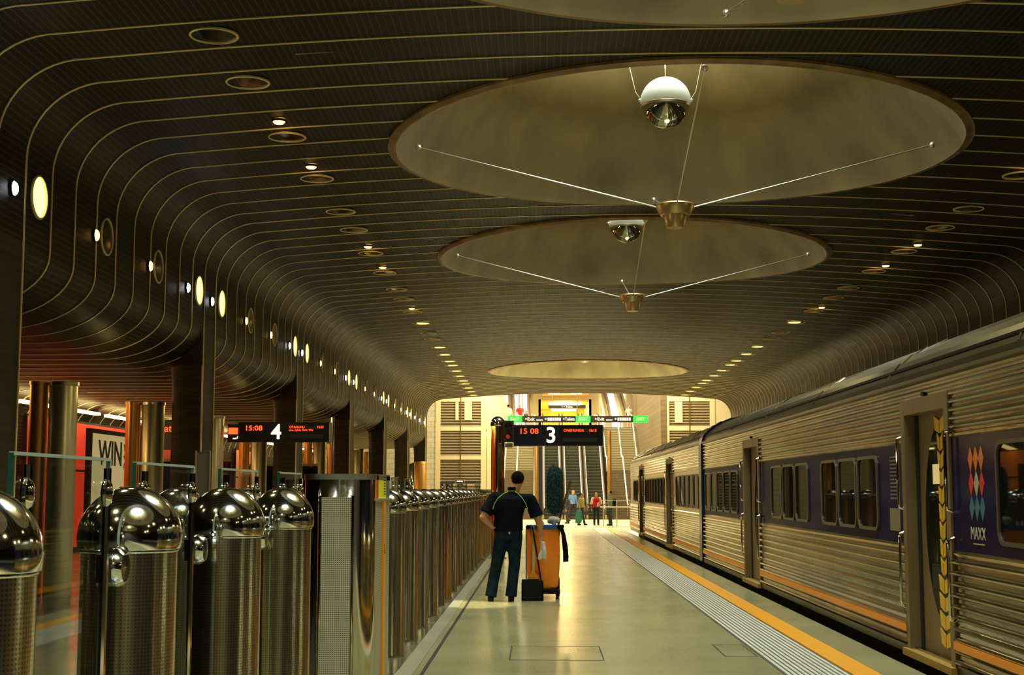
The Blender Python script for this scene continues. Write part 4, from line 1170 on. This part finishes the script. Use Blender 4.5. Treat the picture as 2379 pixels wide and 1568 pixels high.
# ------------------------------------------------------------------ people
def fuse(mb, name, m, parent, voxel, smooth_it=4):
    """one continuous surface out of overlapping closed volumes"""
    me = bpy.data.meshes.new(name); me.from_pydata(mb.v, [], mb.f); me.update()
    bm = bmesh.new(); bm.from_mesh(me); bmesh.ops.recalc_face_normals(bm, faces=bm.faces); bm.to_mesh(me); bm.free()
    tmp = bpy.data.objects.new(name, me); COL.objects.link(tmp)
    r = tmp.modifiers.new('r', 'REMESH'); r.mode = 'VOXEL'; r.voxel_size = voxel
    s = tmp.modifiers.new('s', 'SMOOTH'); s.factor = .5; s.iterations = smooth_it
    dg = bpy.context.evaluated_depsgraph_get(); dg.update()
    nm = bpy.data.meshes.new_from_object(tmp.evaluated_get(dg)); bpy.data.objects.remove(tmp); bpy.data.meshes.remove(me)
    nm.materials.clear(); nm.materials.append(m); nm.polygons.foreach_set('use_smooth', [True] * len(nm.polygons))
    nm.name = name
    o = bpy.data.objects.new(name, nm); COL.objects.link(o); o.parent = parent
    return o
def V(*a): return Vector(a)
def hand(mb, wrist, d, palmdir, s, curl=.5, side=1):
    """wrist point, direction of the hand, direction the palm faces"""
    d = Vector(d).normalized(); pn = Vector(palmdir); pn = (pn - d * pn.dot(d)).normalized(); w_ = d.cross(pn) * side
    w0 = Vector(wrist)
    for k in (-1.2, -.4, .4, 1.2): mb.cap(w0 + w_ * (.012 * k) * s, w0 + d * .085 * s + w_ * (.021 * k) * s, .016 * s, .014 * s, 8)
    L = (.062, .075, .07, .055)
    for k in range(4):
        b = w0 + d * .088 * s + w_ * (.021 * (k - 1.5)) * s; dd = d; p = b
        for j, f in enumerate((.45, .32, .25)):
            ang = curl * (.5 + j * .5); dd = (dd * math.cos(ang * .8) + pn * math.sin(ang * .8)).normalized()
            q = p + dd * L[k] * f * 1.15 * s; mb.cap(p, q, .0095 * s, .0085 * s, 8); p = q
    b = w0 + d * .02 * s + w_ * -.034 * s
    q = b + (d * .7 - w_ * .55 + pn * .3).normalized() * .045 * s; mb.cap(b, q, .013 * s, .011 * s, 8)
    mb.cap(q, q + (d * .8 - w_ * .1 + pn * .5).normalized() * .03 * s, .0105 * s, .009 * s, 8)
def torso(mb, levels):
    """levels: (x, y, z, rx, ry)"""
    n = 20; vs = []; fs = []
    for (x, y, z, rx, ry) in levels:
        for k in range(n): a = 2 * PI * k / n; vs.append((x + rx * math.cos(a), y + ry * math.sin(a), z))
    m = len(levels)
    for j in range(m - 1):
        for k in range(n): k2 = (k + 1) % n; fs.append((j * n + k, j * n + k2, (j + 1) * n + k2, (j + 1) * n + k))
    fs.append(tuple(range(n - 1, -1, -1))); fs.append(tuple((m - 1) * n + k for k in range(n)))
    mb.add(vs, fs)
def person(label, loc, rz, H, c, J=None, vox=.018, sleeve='long', build=1.0, hair='short'):
    """faces local -y; c = dict(top, legs, skin, hair, shoe)"""
    s = H / 1.75
    j = dict(pel=(0, 0, .95), che=(0, 0, 1.30), nek=(0, .01, 1.47), hed=(0, -.015, 1.63), shl=(.19, 0, 1.42), shr=(-.19, 0, 1.42), ell=(.26, .02, 1.14), elr=(-.26, .02, 1.14),
             wrl=(.27, -.06, .90), wrr=(-.27, -.06, .90), hil=(.09, 0, .92), hir=(-.09, 0, .92), knl=(.10, -.02, .50), knr=(-.10, -.02, .50), anl=(.11, .02, .09), anr=(-.11, .02, .09),
             hdl=(0, -.15, -1), hdr=(0, -.15, -1))
    if J: j.update(J)
    P = {k: (Vector(v) * s if not k.startswith('hd') else Vector(v)) for k, v in j.items()}
    for k in ('hdl', 'hdr'): P[k] = Vector(j[k])
    P['hed'] = Vector(j['hed']) * s
    t = thing('person', label, 'person', loc, rz=rz)
    b = build
    # skin: one body
    m = MB(); h = P['hed']
    m.ball(h + V(0, 0, .015) * s, (.082 * s, .096 * s, .112 * s), 20, 14); m.ball(h + V(0, -.03, -.06) * s, (.052 * s, .06 * s, .058 * s), 14, 10)
    m.ball(h + V(0, -.095, -.012) * s, (.013 * s, .022 * s, .024 * s), 8, 6)
    for q in (-1, 1): m.ball(h + V(q * .077, .005, -.005) * s, (.012 * s, .022 * s, .033 * s), 8, 8)
    m.cap(P['nek'] - V(0, 0, .04) * s, h - V(0, -.01, .06) * s, .062 * s * b, .056 * s, 12)
    m.cap(P['che'], P['nek'], .09 * s, .06 * s)
    m.cap(P['pel'], P['che'], .09 * s, .10 * s)
    for q in 'lr':
        m.cap(P['che'] + V(0, 0, .08) * s, P['sh' + q], .06 * s, .045 * s); m.cap(P['sh' + q], P['el' + q], .05 * s * b, .040 * s * b); m.cap(P['el' + q], P['wr' + q], .042 * s * b, .027 * s)
        hand(m, P['wr' + q], P['hd' + q], V(0, 0, 0) + (V(-1, 0, 0) if q == 'l' else V(1, 0, 0)), s, .5, -1 if q == 'l' else 1)
        m.cap(P['pel'], P['hi' + q], .08 * s, .07 * s); m.cap(P['hi' + q], P['kn' + q], .065 * s, .048 * s); m.cap(P['kn' + q], P['an' + q], .046 * s, .034 * s); m.ball(P['an' + q] + V(0, -.05, -.03) * s, (.035 * s, .09 * s, .035 * s), 10, 8)
    fuse(m, 'body', c['skin'], t, vox * .6 if vox < .012 else vox * .7, 2)
    # top
    m = MB(); pe, ch, ne = P['pel'], P['che'], P['nek']
    lv = [(pe.x, pe.y, pe.z + .0 * s, .165 * s * b, .12 * s * b), (pe.x, pe.y, pe.z + .10 * s, .165 * s * b, .12 * s * b), ((pe.x + ch.x) / 2, (pe.y + ch.y) / 2, (pe.z + ch.z) / 2 + .02, .16 * s * b, .12 * s * b),
          (ch.x, ch.y, ch.z, .185 * s * b, .125 * s * b), (ch.x, ch.y, ch.z + .10 * s, .175 * s * b, .11 * s * b), (ne.x, ne.y, ne.z - .01 * s, .10 * s, .08 * s), (ne.x, ne.y, ne.z + .02 * s, .068 * s, .066 * s)]
    torso(m, lv)
    for q in 'lr':
        m.cap(ch + V(0, 0, .08) * s, P['sh' + q], .08 * s * b, .066 * s * b)
        if sleeve == 'long': m.cap(P['sh' + q], P['el' + q], .066 * s * b, .052 * s * b); m.cap(P['el' + q], P['wr' + q], .052 * s, .038 * s)
        elif sleeve == 'short':
            e = P['sh' + q] + (P['el' + q] - P['sh' + q]) * .78; m.tube([P['sh' + q], (P['sh' + q] + e) / 2, e], [.068 * s * b, .072 * s * b, .078 * s * b], 14)
    top = fuse(m, 'top', c['top'], t, vox, 3)
    # trousers
    m = MB(); torso(m, [(pe.x, pe.y, pe.z - .10 * s, .15 * s * b, .115 * s * b), (pe.x, pe.y, pe.z, .16 * s * b, .115 * s * b), (pe.x, pe.y, pe.z + .07 * s, .152 * s * b, .11 * s * b)])
    for q in 'lr':
        m.cap(pe, P['hi' + q] - V(0, 0, .03) * s, .10 * s * b, .09 * s * b); m.cap(P['hi' + q] - V(0, 0, .03) * s, P['kn' + q], .088 * s * b, .066 * s * b)
        an = P['an' + q]; m.tube([P['kn' + q], (P['kn' + q] * .4 + an * .6), an + V(0, 0, -.03) * s], [.066 * s * b, .062 * s * b, .066 * s * b], 14)
        m.ball(P['kn' + q], .066 * s * b, 12, 8)
    fuse(m, 'trousers', c['legs'], t, vox, 3)
    for q in 'lr':
        an = P['an' + q]; m = MB(); m.ball((an.x, an.y - .055 * s, .042 * s), (.046 * s, .125 * s, .045 * s), 14, 8); m.box(an.x - .04 * s, an.y - .16 * s, 0, an.x + .04 * s, an.y + .06 * s, .03 * s)
        fuse(m, 'shoe', c['shoe'], t, .012, 2)
    # hair, eyes, mouth
    m = MB()
    m.ball(h + V(0, .016, .032) * s, (.090 * s, .094 * s, .092 * s), 18, 12)
    if hair == 'long': m.ball(h + V(0, .05, -.05) * s, (.085 * s, .06 * s, .12 * s), 14, 10)
    else: m.ball(h + V(0, .048, .0) * s, (.080 * s, .056 * s, .06 * s), 14, 10)
    fuse(m, 'hair', c['hair'], t, .012, 2)
    m = MB()
    for q in (-1, 1): m.ball(h + V(q * .03, -.084, .008) * s, .011 * s, 8, 6)
    m.obj('eyes', MT['black'], t)
    m = MB(); m.ball(h + V(0, -.088, -.055) * s, (.024 * s, .006 * s, .006 * s), 8, 6); m.obj('mouth', cmat('lips', (.3, .1, .07)), t)
    return t, P, s

# the cleaner, seen from behind
CL = dict(top=MT['shirt'], legs=MT['jeans'], skin=MT['skin'], hair=MT['hair'], shoe=MT['black'])
# built facing -y and turned about, so x here is mirrored in the picture
clean, P, s_ = person('person in black shirt with lime piping and jeans, seen from behind beside the orange cart', (-.42, 19.2, 0), PI, 1.76, CL,
    dict(pel=(0.03, 0, .94), che=(.02, 0, 1.27), nek=(-.02, -.02, 1.46), hed=(-.10, -.05, 1.625), shl=(.21, 0, 1.39), shr=(-.27, .0, 1.36),
         ell=(.37, .06, 1.12), wrl=(.235, .02, .985), hdl=(-.75, .05, -.3), elr=(-.385, -.02, 1.07), wrr=(-.43, -.06, .87), hdr=(-.02, -.12, -1),
         hil=(.11, 0, .90), hir=(-.06, 0, .90), knl=(.185, -.03, .50), knr=(-.055, -.02, .50), anl=(.265, .02, .09), anr=(-.01, .02, .09)), .013, 'short', 1.22)
# lime piping over the shoulders, collar, watch, belt
m = MB()
def surf(pts): return [Vector(p) for p in pts]
for sg in (1, -1):
    base = [(-.02 + sg * .05, .085, 1.475), (-.01 + sg * .10, .125, 1.45), (sg * .165, .145, 1.39), (sg * .215, .135, 1.31), (sg * .235, .12, 1.24)]
    m.tube(base, .005, 6)
m.tube([(-.02 + .068 * math.cos(a), -.01 + .09 * math.sin(a), 1.485) for a in [PI * k / 10 for k in range(11)]], .005, 6)
m.obj('piping', MT['lime'], clean)
m = MB(); m.lathe([(.062, -.03), (.070, -.02), (.066, .03), (.058, .035)], (-.03, -.02, 1.505), 20); m.obj('collar', MT['shirt'], clean, smooth=True)
wr = P['wrl']; m = MB(); m.ball(wr + Vector((.02, .0, .02)), (.034, .034, .022), 12, 8); m.obj('wristwatch', MT['black'], clean)
m = MB(); m.box(.0, .150, .905, .02, .156, .935); m.obj('pocket_label', MT['rag'], clean)
m = MB(); m.box(-.39, .03, 1.115, -.37, .06, 1.14); m.obj('sleeve_tab', MT['lime'], clean)
rg = thing('cleaning_rag', 'crumpled white rag held in the hanging right hand of the cleaner', 'cloth', (.0 + .02, 19.22, 0))
m = MB(); random.seed(3)
for k in range(9):
    m.cap((random.uniform(-.02, .02), random.uniform(-.02, .02), .80 - k * .004), (random.uniform(-.05, .04), random.uniform(-.03, .03), .55 + random.uniform(0, .12)), .012, .03, 8)
fuse(m, 'cloth', MT['rag'], rg, .009, 2)

# ------------------------------------------------------------------ cleaning cart and tools
ct = thing('cleaning_cart', 'cleaning cart with a tall orange rubbish bag, blue top frame and black base', 'cart', (.03, 19.75, 0))
# bag: tapered, softly folded
vs = []; fs = []; n = 48; lv = 22
for i in range(lv + 1):
    f = i / lv; z = .13 + .83 * f; hw = .20 + .03 * math.sin(f * PI * .9) + (.012 if f > .9 else 0); hd = .22 + .02 * math.sin(f * PI)
    if i == 0: hw *= .85; hd *= .85
    for k in range(n):
        a = 2 * PI * k / n; c_, s2 = math.cos(a), math.sin(a)
        e = 4.0; r = (abs(c_) ** e + abs(s2) ** e) ** (-1 / e)
        fold = 1 + .035 * math.sin(a * 9 + f * 2) * f + .02 * math.sin(a * 5 - f * 4)
        vs.append((.0 + hw * r * c_ * fold, hd * r * s2 * fold, z))
for i in range(lv):
    for k in range(n): k2 = (k + 1) % n; fs.append((i * n + k, i * n + k2, (i + 1) * n + k2, (i + 1) * n + k))
fs.append(tuple(range(n - 1, -1, -1)))
m = MB(); m.add(vs, fs); m.obj('rubbish_bag', MT['bag'], ct, smooth=True)
m = MB(); m.box(-.235, -.25, .965, .235, -.20, 1.01); m.box(-.235, .20, .965, .235, .25, 1.01); m.box(-.235, -.25, .965, -.19, .25, 1.01); m.box(.19, -.25, .965, .235, .25, 1.01); m.box(-.2, -.21, .975, .2, .21, .99)
m.obj('top_frame', MT['bluepl'], ct)
m = MB(); m.box(-.22, -.26, .075, .23, .30, .13); m.obj('base', MT['black'], ct)
m = MB(); m.tube([(.20, .26, .1), (.20, .26, 1.0)], .014, 8); m.tube([(-.20, .26, .1), (-.20, .26, 1.0)], .014, 8); m.tube([(-.235, -.24, .1), (-.235, -.24, 1.0)], .010, 8); m.obj('frame_post', MT['grey'], ct)
for x in (-.19, .20):
    m = MB(); m.lathe([(.001, -.028), (.13, -.028), (.145, -.015), (.145, .015), (.13, .028), (.001, .028)], (x, .16, .145), 28, 'X'); m.obj('wheel', MT['black'], ct, smooth=True)
for x in (-.17, .19):
    m = MB(); m.lathe([(.001, -.018), (.05, -.018), (.055, 0), (.05, .018), (.001, .018)], (x, -.2, .055), 20, 'X'); m.obj('caster', MT['black'], ct, smooth=True)
# things on and around the cart
dp = thing('dustpan', 'upright black long handled dustpan standing in front of the orange bag', 'dustpan', (-.12, 19.28, 0))
m = MB(); m.prism([(-.15, .0), (.15, .0), (.145, .27), (-.145, .29)], -.03, .0); m.box(-.15, -.03, 0, .15, .10, .02); m.box(-.15, -.03, 0, -.135, .10, .24); m.box(.135, -.03, 0, .15, .10, .24); m.obj('pan', MT['black'], dp)
MB().tube([(0.12, .03, .25), (0.0, .06, 1.0)], .011, 8).obj('handle', MT['black'], dp)
bs = thing('hand_brush', 'small orange headed broom with a pale handle clipped to the dustpan', 'broom', (-.11, 19.40, 0))
m = MB(); m.prism([(-.08, .285), (.08, .285), (.075, .325), (.025, .355), (.018, .40), (-.018, .40), (-.025, .355), (-.075, .325)], -.03, .03); m.obj('head', MT['orange'], bs)
m = MB(); m.box(-.08, -.025, .24, .08, .025, .287); m.obj('bristles', MT['dark'], bs)
MB().tube([(0, 0, .38), (0.0, .01, 1.02)], .017, 8).obj('handle', cmat('pale_handle', (.5, .48, .22), .5), bs)
# fluffy duster
du = thing('duster', 'large fluffy dark teal duster standing upright out of the cleaning cart', 'duster', (.195, 19.85, 0))
core = MB(); pr = []
for k in range(21):
    f = k / 20; z = 1.18 + .66 * f; r = .11 * (1 - abs(2 * f - 1) ** 5) ** .5 + .002; pr.append((r, z))
core.lathe(pr, n=28); core.obj('core', MT['duster'], du, smooth=True)
random.seed(11); fb = MB()
for k in range(5200):
    f = random.random(); a = random.uniform(0, 2 * PI); z = 1.18 + .66 * f; r = .11 * max(.02, (1 - abs(2 * f - 1) ** 5)) ** .5
    nz = (2 * f - 1) ** 5 * .6; b = Vector((r * math.cos(a), r * math.sin(a), z)); d = Vector((math.cos(a), math.sin(a), nz - .35 + random.uniform(-.4, .4))).normalized()
    tng = Vector((-math.sin(a), math.cos(a), 0)) * .0028; L = random.uniform(.025, .065); mid = b + d * L * .5; tip = b + d * L + Vector((0, 0, -.012))
    fb.add([b - tng, b + tng, mid + tng * .8, mid - tng * .8, tip], [(0, 1, 2, 3), (3, 2, 4)])
o = fb.obj('fibres', mat('teal_fibre', (.050, .125, .125), .9, spec=.1), du); o['kind'] = 'stuff'
MB().tube([(0, 0, .14), (0, 0, 1.2)], .012, 8).obj('handle', MT['grey'], du)
# mop with black strings over the right edge
mp = thing('mop', 'mop with long black strings hanging over the right side of the cart', 'mop', (.30, 19.7, 0))
st = MB(); random.seed(5)
for k in range(46):
    x = random.uniform(-.02, .03); y = random.uniform(-.08, .08); L = random.uniform(.36, .48)
    st.tube([(x - .03, y, .99), (x + .005, y * 1.1, .88), (x + .02 + random.uniform(0, .02), y * 1.3, .95 - L * .6), (x + .03 + random.uniform(-.01, .035), y * 1.4, .97 - L)], .006, 5)
st.obj('strings', MT['black'], mp)
MB().box(-.06, -.09, .975, .02, .09, 1.015).obj('clamp', MT['black'], mp)
sk_ = thing('broom_stick', 'brown wooden stick leaning out of the cart to the right of the duster', 'stick', (.30, 19.9, 0))
MB().tube([(-.07, 0, .95), (-.02, 0, 1.16), (.12, 0, 1.625)], .017, 10).obj('stick', mat('brown_wood', (.20, .13, .02), .5), sk_)
cl = thing('folded_cloth', 'crumpled white cloth lying on the blue top of the cart', 'cloth', (.17, 19.68, 1.01))
m = MB(); random.seed(8)
m.ball((0, 0, .075), (.075, .07, .05), 14, 8); m.ball((-.04, .02, .055), (.05, .05, .04), 10, 8); m.ball((.05, 0, .07), (.045, .05, .045), 10, 8); m.ball((.01, .0, .03), (.035, .05, .04), 10, 8)
fuse(m, 'cloth', MT['rag'], cl, .01, 2)
for i, x in enumerate((-.045, .02)):
    b = thing('spray_bottle', 'small white bottle standing on the blue cart top, %s' % ('left one' if i == 0 else 'right one by the white cloth'), 'bottle', (x, 19.66, 1.0))
    MB().lathe([(.001, 0), (.022, 0), (.022, .045), (.01, .06), (.01, .075), (.001, .076)], n=16).obj('bottle', MT['rag'], b, smooth=True)

# ------------------------------------------------------------------ people on the concourse and upper floor
def C(top, legs, skin=None, hair=None, shoe=None):
    return dict(top=cmat('cloth_top', top, .8), legs=cmat('cloth_legs', legs, .8), skin=skin or MT['skin2'], hair=hair or MT['hair'], shoe=shoe or MT['black'])
def fx(px_, d): return (px_ - 1257) * d / F
person('person in a pale blue shirt and black trousers walking off the escalator', (fx(1330, 86), 86, ZC), .5, 1.88, C((.12, .28, .6), (.01, .01, .014), hair=cmat('grey_hair', (.3, .2, .12))),
       dict(anl=(.16, -.12, .09), knl=(.14, -.12, .5), anr=(-.16, .18, .12), wrr=(-.2, -.25, 1.1), elr=(-.26, -.02, 1.15), hed=(0, -.06, 1.61)), .022)
person('person in dark grey top and trousers with bent head, half behind the duster', (fx(1318, 79), 79, ZC), -1.2, 1.62, C((.04, .04, .05), (.04, .045, .06), cmat('skin_pale', (.6, .35, .2))),
       dict(hed=(0, -.16, 1.52), nek=(0, -.08, 1.42), che=(0, -.03, 1.27), wrl=(.2, -.18, .85), wrr=(-.2, -.2, .85)), .022)
t_, P_, s2_ = person('person in a khaki jumper and dark jeans carrying a teal bag', (fx(1350, 75.5), 75.5, ZC), 1.0, 1.72, C((.42, .38, .12), (.02, .04, .06), MT['skin']),
       dict(anl=(.1, -.14, .09), anr=(-.1, .14, .09), wrr=(-.24, -.05, .88)), .022)
tb = thing('carrier_bag', 'large teal carrier bag held low by the person in khaki', 'bag', (fx(1343, 75.1), 75.0, ZC))
m = MB(); m.prism([(-.17, .12), (.15, .12), (.21, .45), (.17, .78), (-.10, .78), (-.16, .5)], -.08, .08); m.obj('bag_body', cmat('teal_cloth', (.04, .28, .27), .6), tb)
m = MB(); m.tube([(-.06, 0, .77), (-.02, 0, .93), (.06, 0, .93), (.12, 0, .77)], .012, 6); m.obj('handle', cmat('teal_handle', (.03, .2, .2), .6), tb)
t_, P_, s2_ = person('person in a red vest with one white panel over a white shirt', (fx(1384, 75.5), 75.5, ZC), 0.15, 1.74, C((.62, .012, .03), (.01, .01, .013)),
       dict(wrl=(.17, -.22, 1.08), ell=(.27, -.0, 1.15), hdl=(-.5, -.6, 0)), .022)
wsm = cmat('white_shirt', (.8, .78, .7), .8)
for q in 'lr':
    m = MB(); m.cap(P_['sh' + q], P_['sh' + q] + (P_['el' + q] - P_['sh' + q]) * .95, .078, .07); fuse(m, 'white_sleeve', wsm, t_, .022)
m = MB(); m.prism([(.02, .98), (.14, 1.05), (.15, 1.25), (.02, 1.17)], -.165, -.10); m.obj('white_panel', cmat('white_panel', (.8, .75, .65), .8), t_)
t_, P_, s2_ = person('person in a grey jacket and jeans with a black backpack, arm raised to the head', (fx(1416, 74.5), 74.5, ZC), -PI / 2 + .3, 1.84, C((.20, .20, .13), (.02, .045, .065)),
       dict(ell=(.24, -.18, 1.42), wrl=(.1, -.12, 1.62), hdl=(-.3, .3, .6), wrr=(-.2, -.28, 1.05)), .022)
bp = MB(); bp.ball((0, .24, 1.2), (.16, .14, .26), 16, 12); fuse(bp, 'backpack', MT['black'], t_, .022)
up = [
    ('person in a red shirt and khaki trousers standing at the top of the far stairs', 1208.5, 103.0, 8.02, 1.78, C((.75, .01, .01), (.42, .28, .08)), 0, 'short'),
    ('small person in grey and brown beside the one in a red shirt', 1222.5, 103.6, 7.5, 1.35, C((.12, .07, .04), (.3, .3, .32)), -.8, 'long'),
    ('person in white top with a black bag at the upper right level', 1461.5, 104.0, 7.75, 1.78, C((.75, .75, .72), (.6, .45, .3)), .4, 'short'),
    ('pale dressed person standing by the right side of the warm corridor', 1385, 104.5, 7.3, 1.3, C((.65, .5, .4), (.3, .25, .2)), .2, 'long'),
    ('person in white shirt and orange trousers at the top of the left stairs', 1165, 103.2, 7.6, 1.78, C((.8, .75, .6), (.85, .4, .03)), PI, 'long'),
]
for lab, px_, d, ztop, H, c, rz, sl in up:
    x = fx(px_, d)
    if 1150 < px_ < 1180: zz = 6.0
    zz = 6.0 if x > -2.5 else 6.0
    person(lab, (max(-2.4, min(6.6, x)), d, 6.0), rz, H if H > 1.5 else H, c, None, .03, sl)
person('person wearing a grey backpack climbing the upper left stairs, seen from behind', (-2.35 - .75, 106.5, 7.55), PI, 1.2, C((.12, .13, .15), (.12, .13, .18)), None, .03, 'long')
ls = thing('upper_stairs', 'pale upper flight of stairs at the far upper left', 'stairs', (-3.6, 103.5, 6.0))
m = MB()
for k in range(14): m.box(-.9, k * .32, 0, 1.1, 5.5, .16 * (k + 1))
m.obj('steps', MT['concourse'], ls)
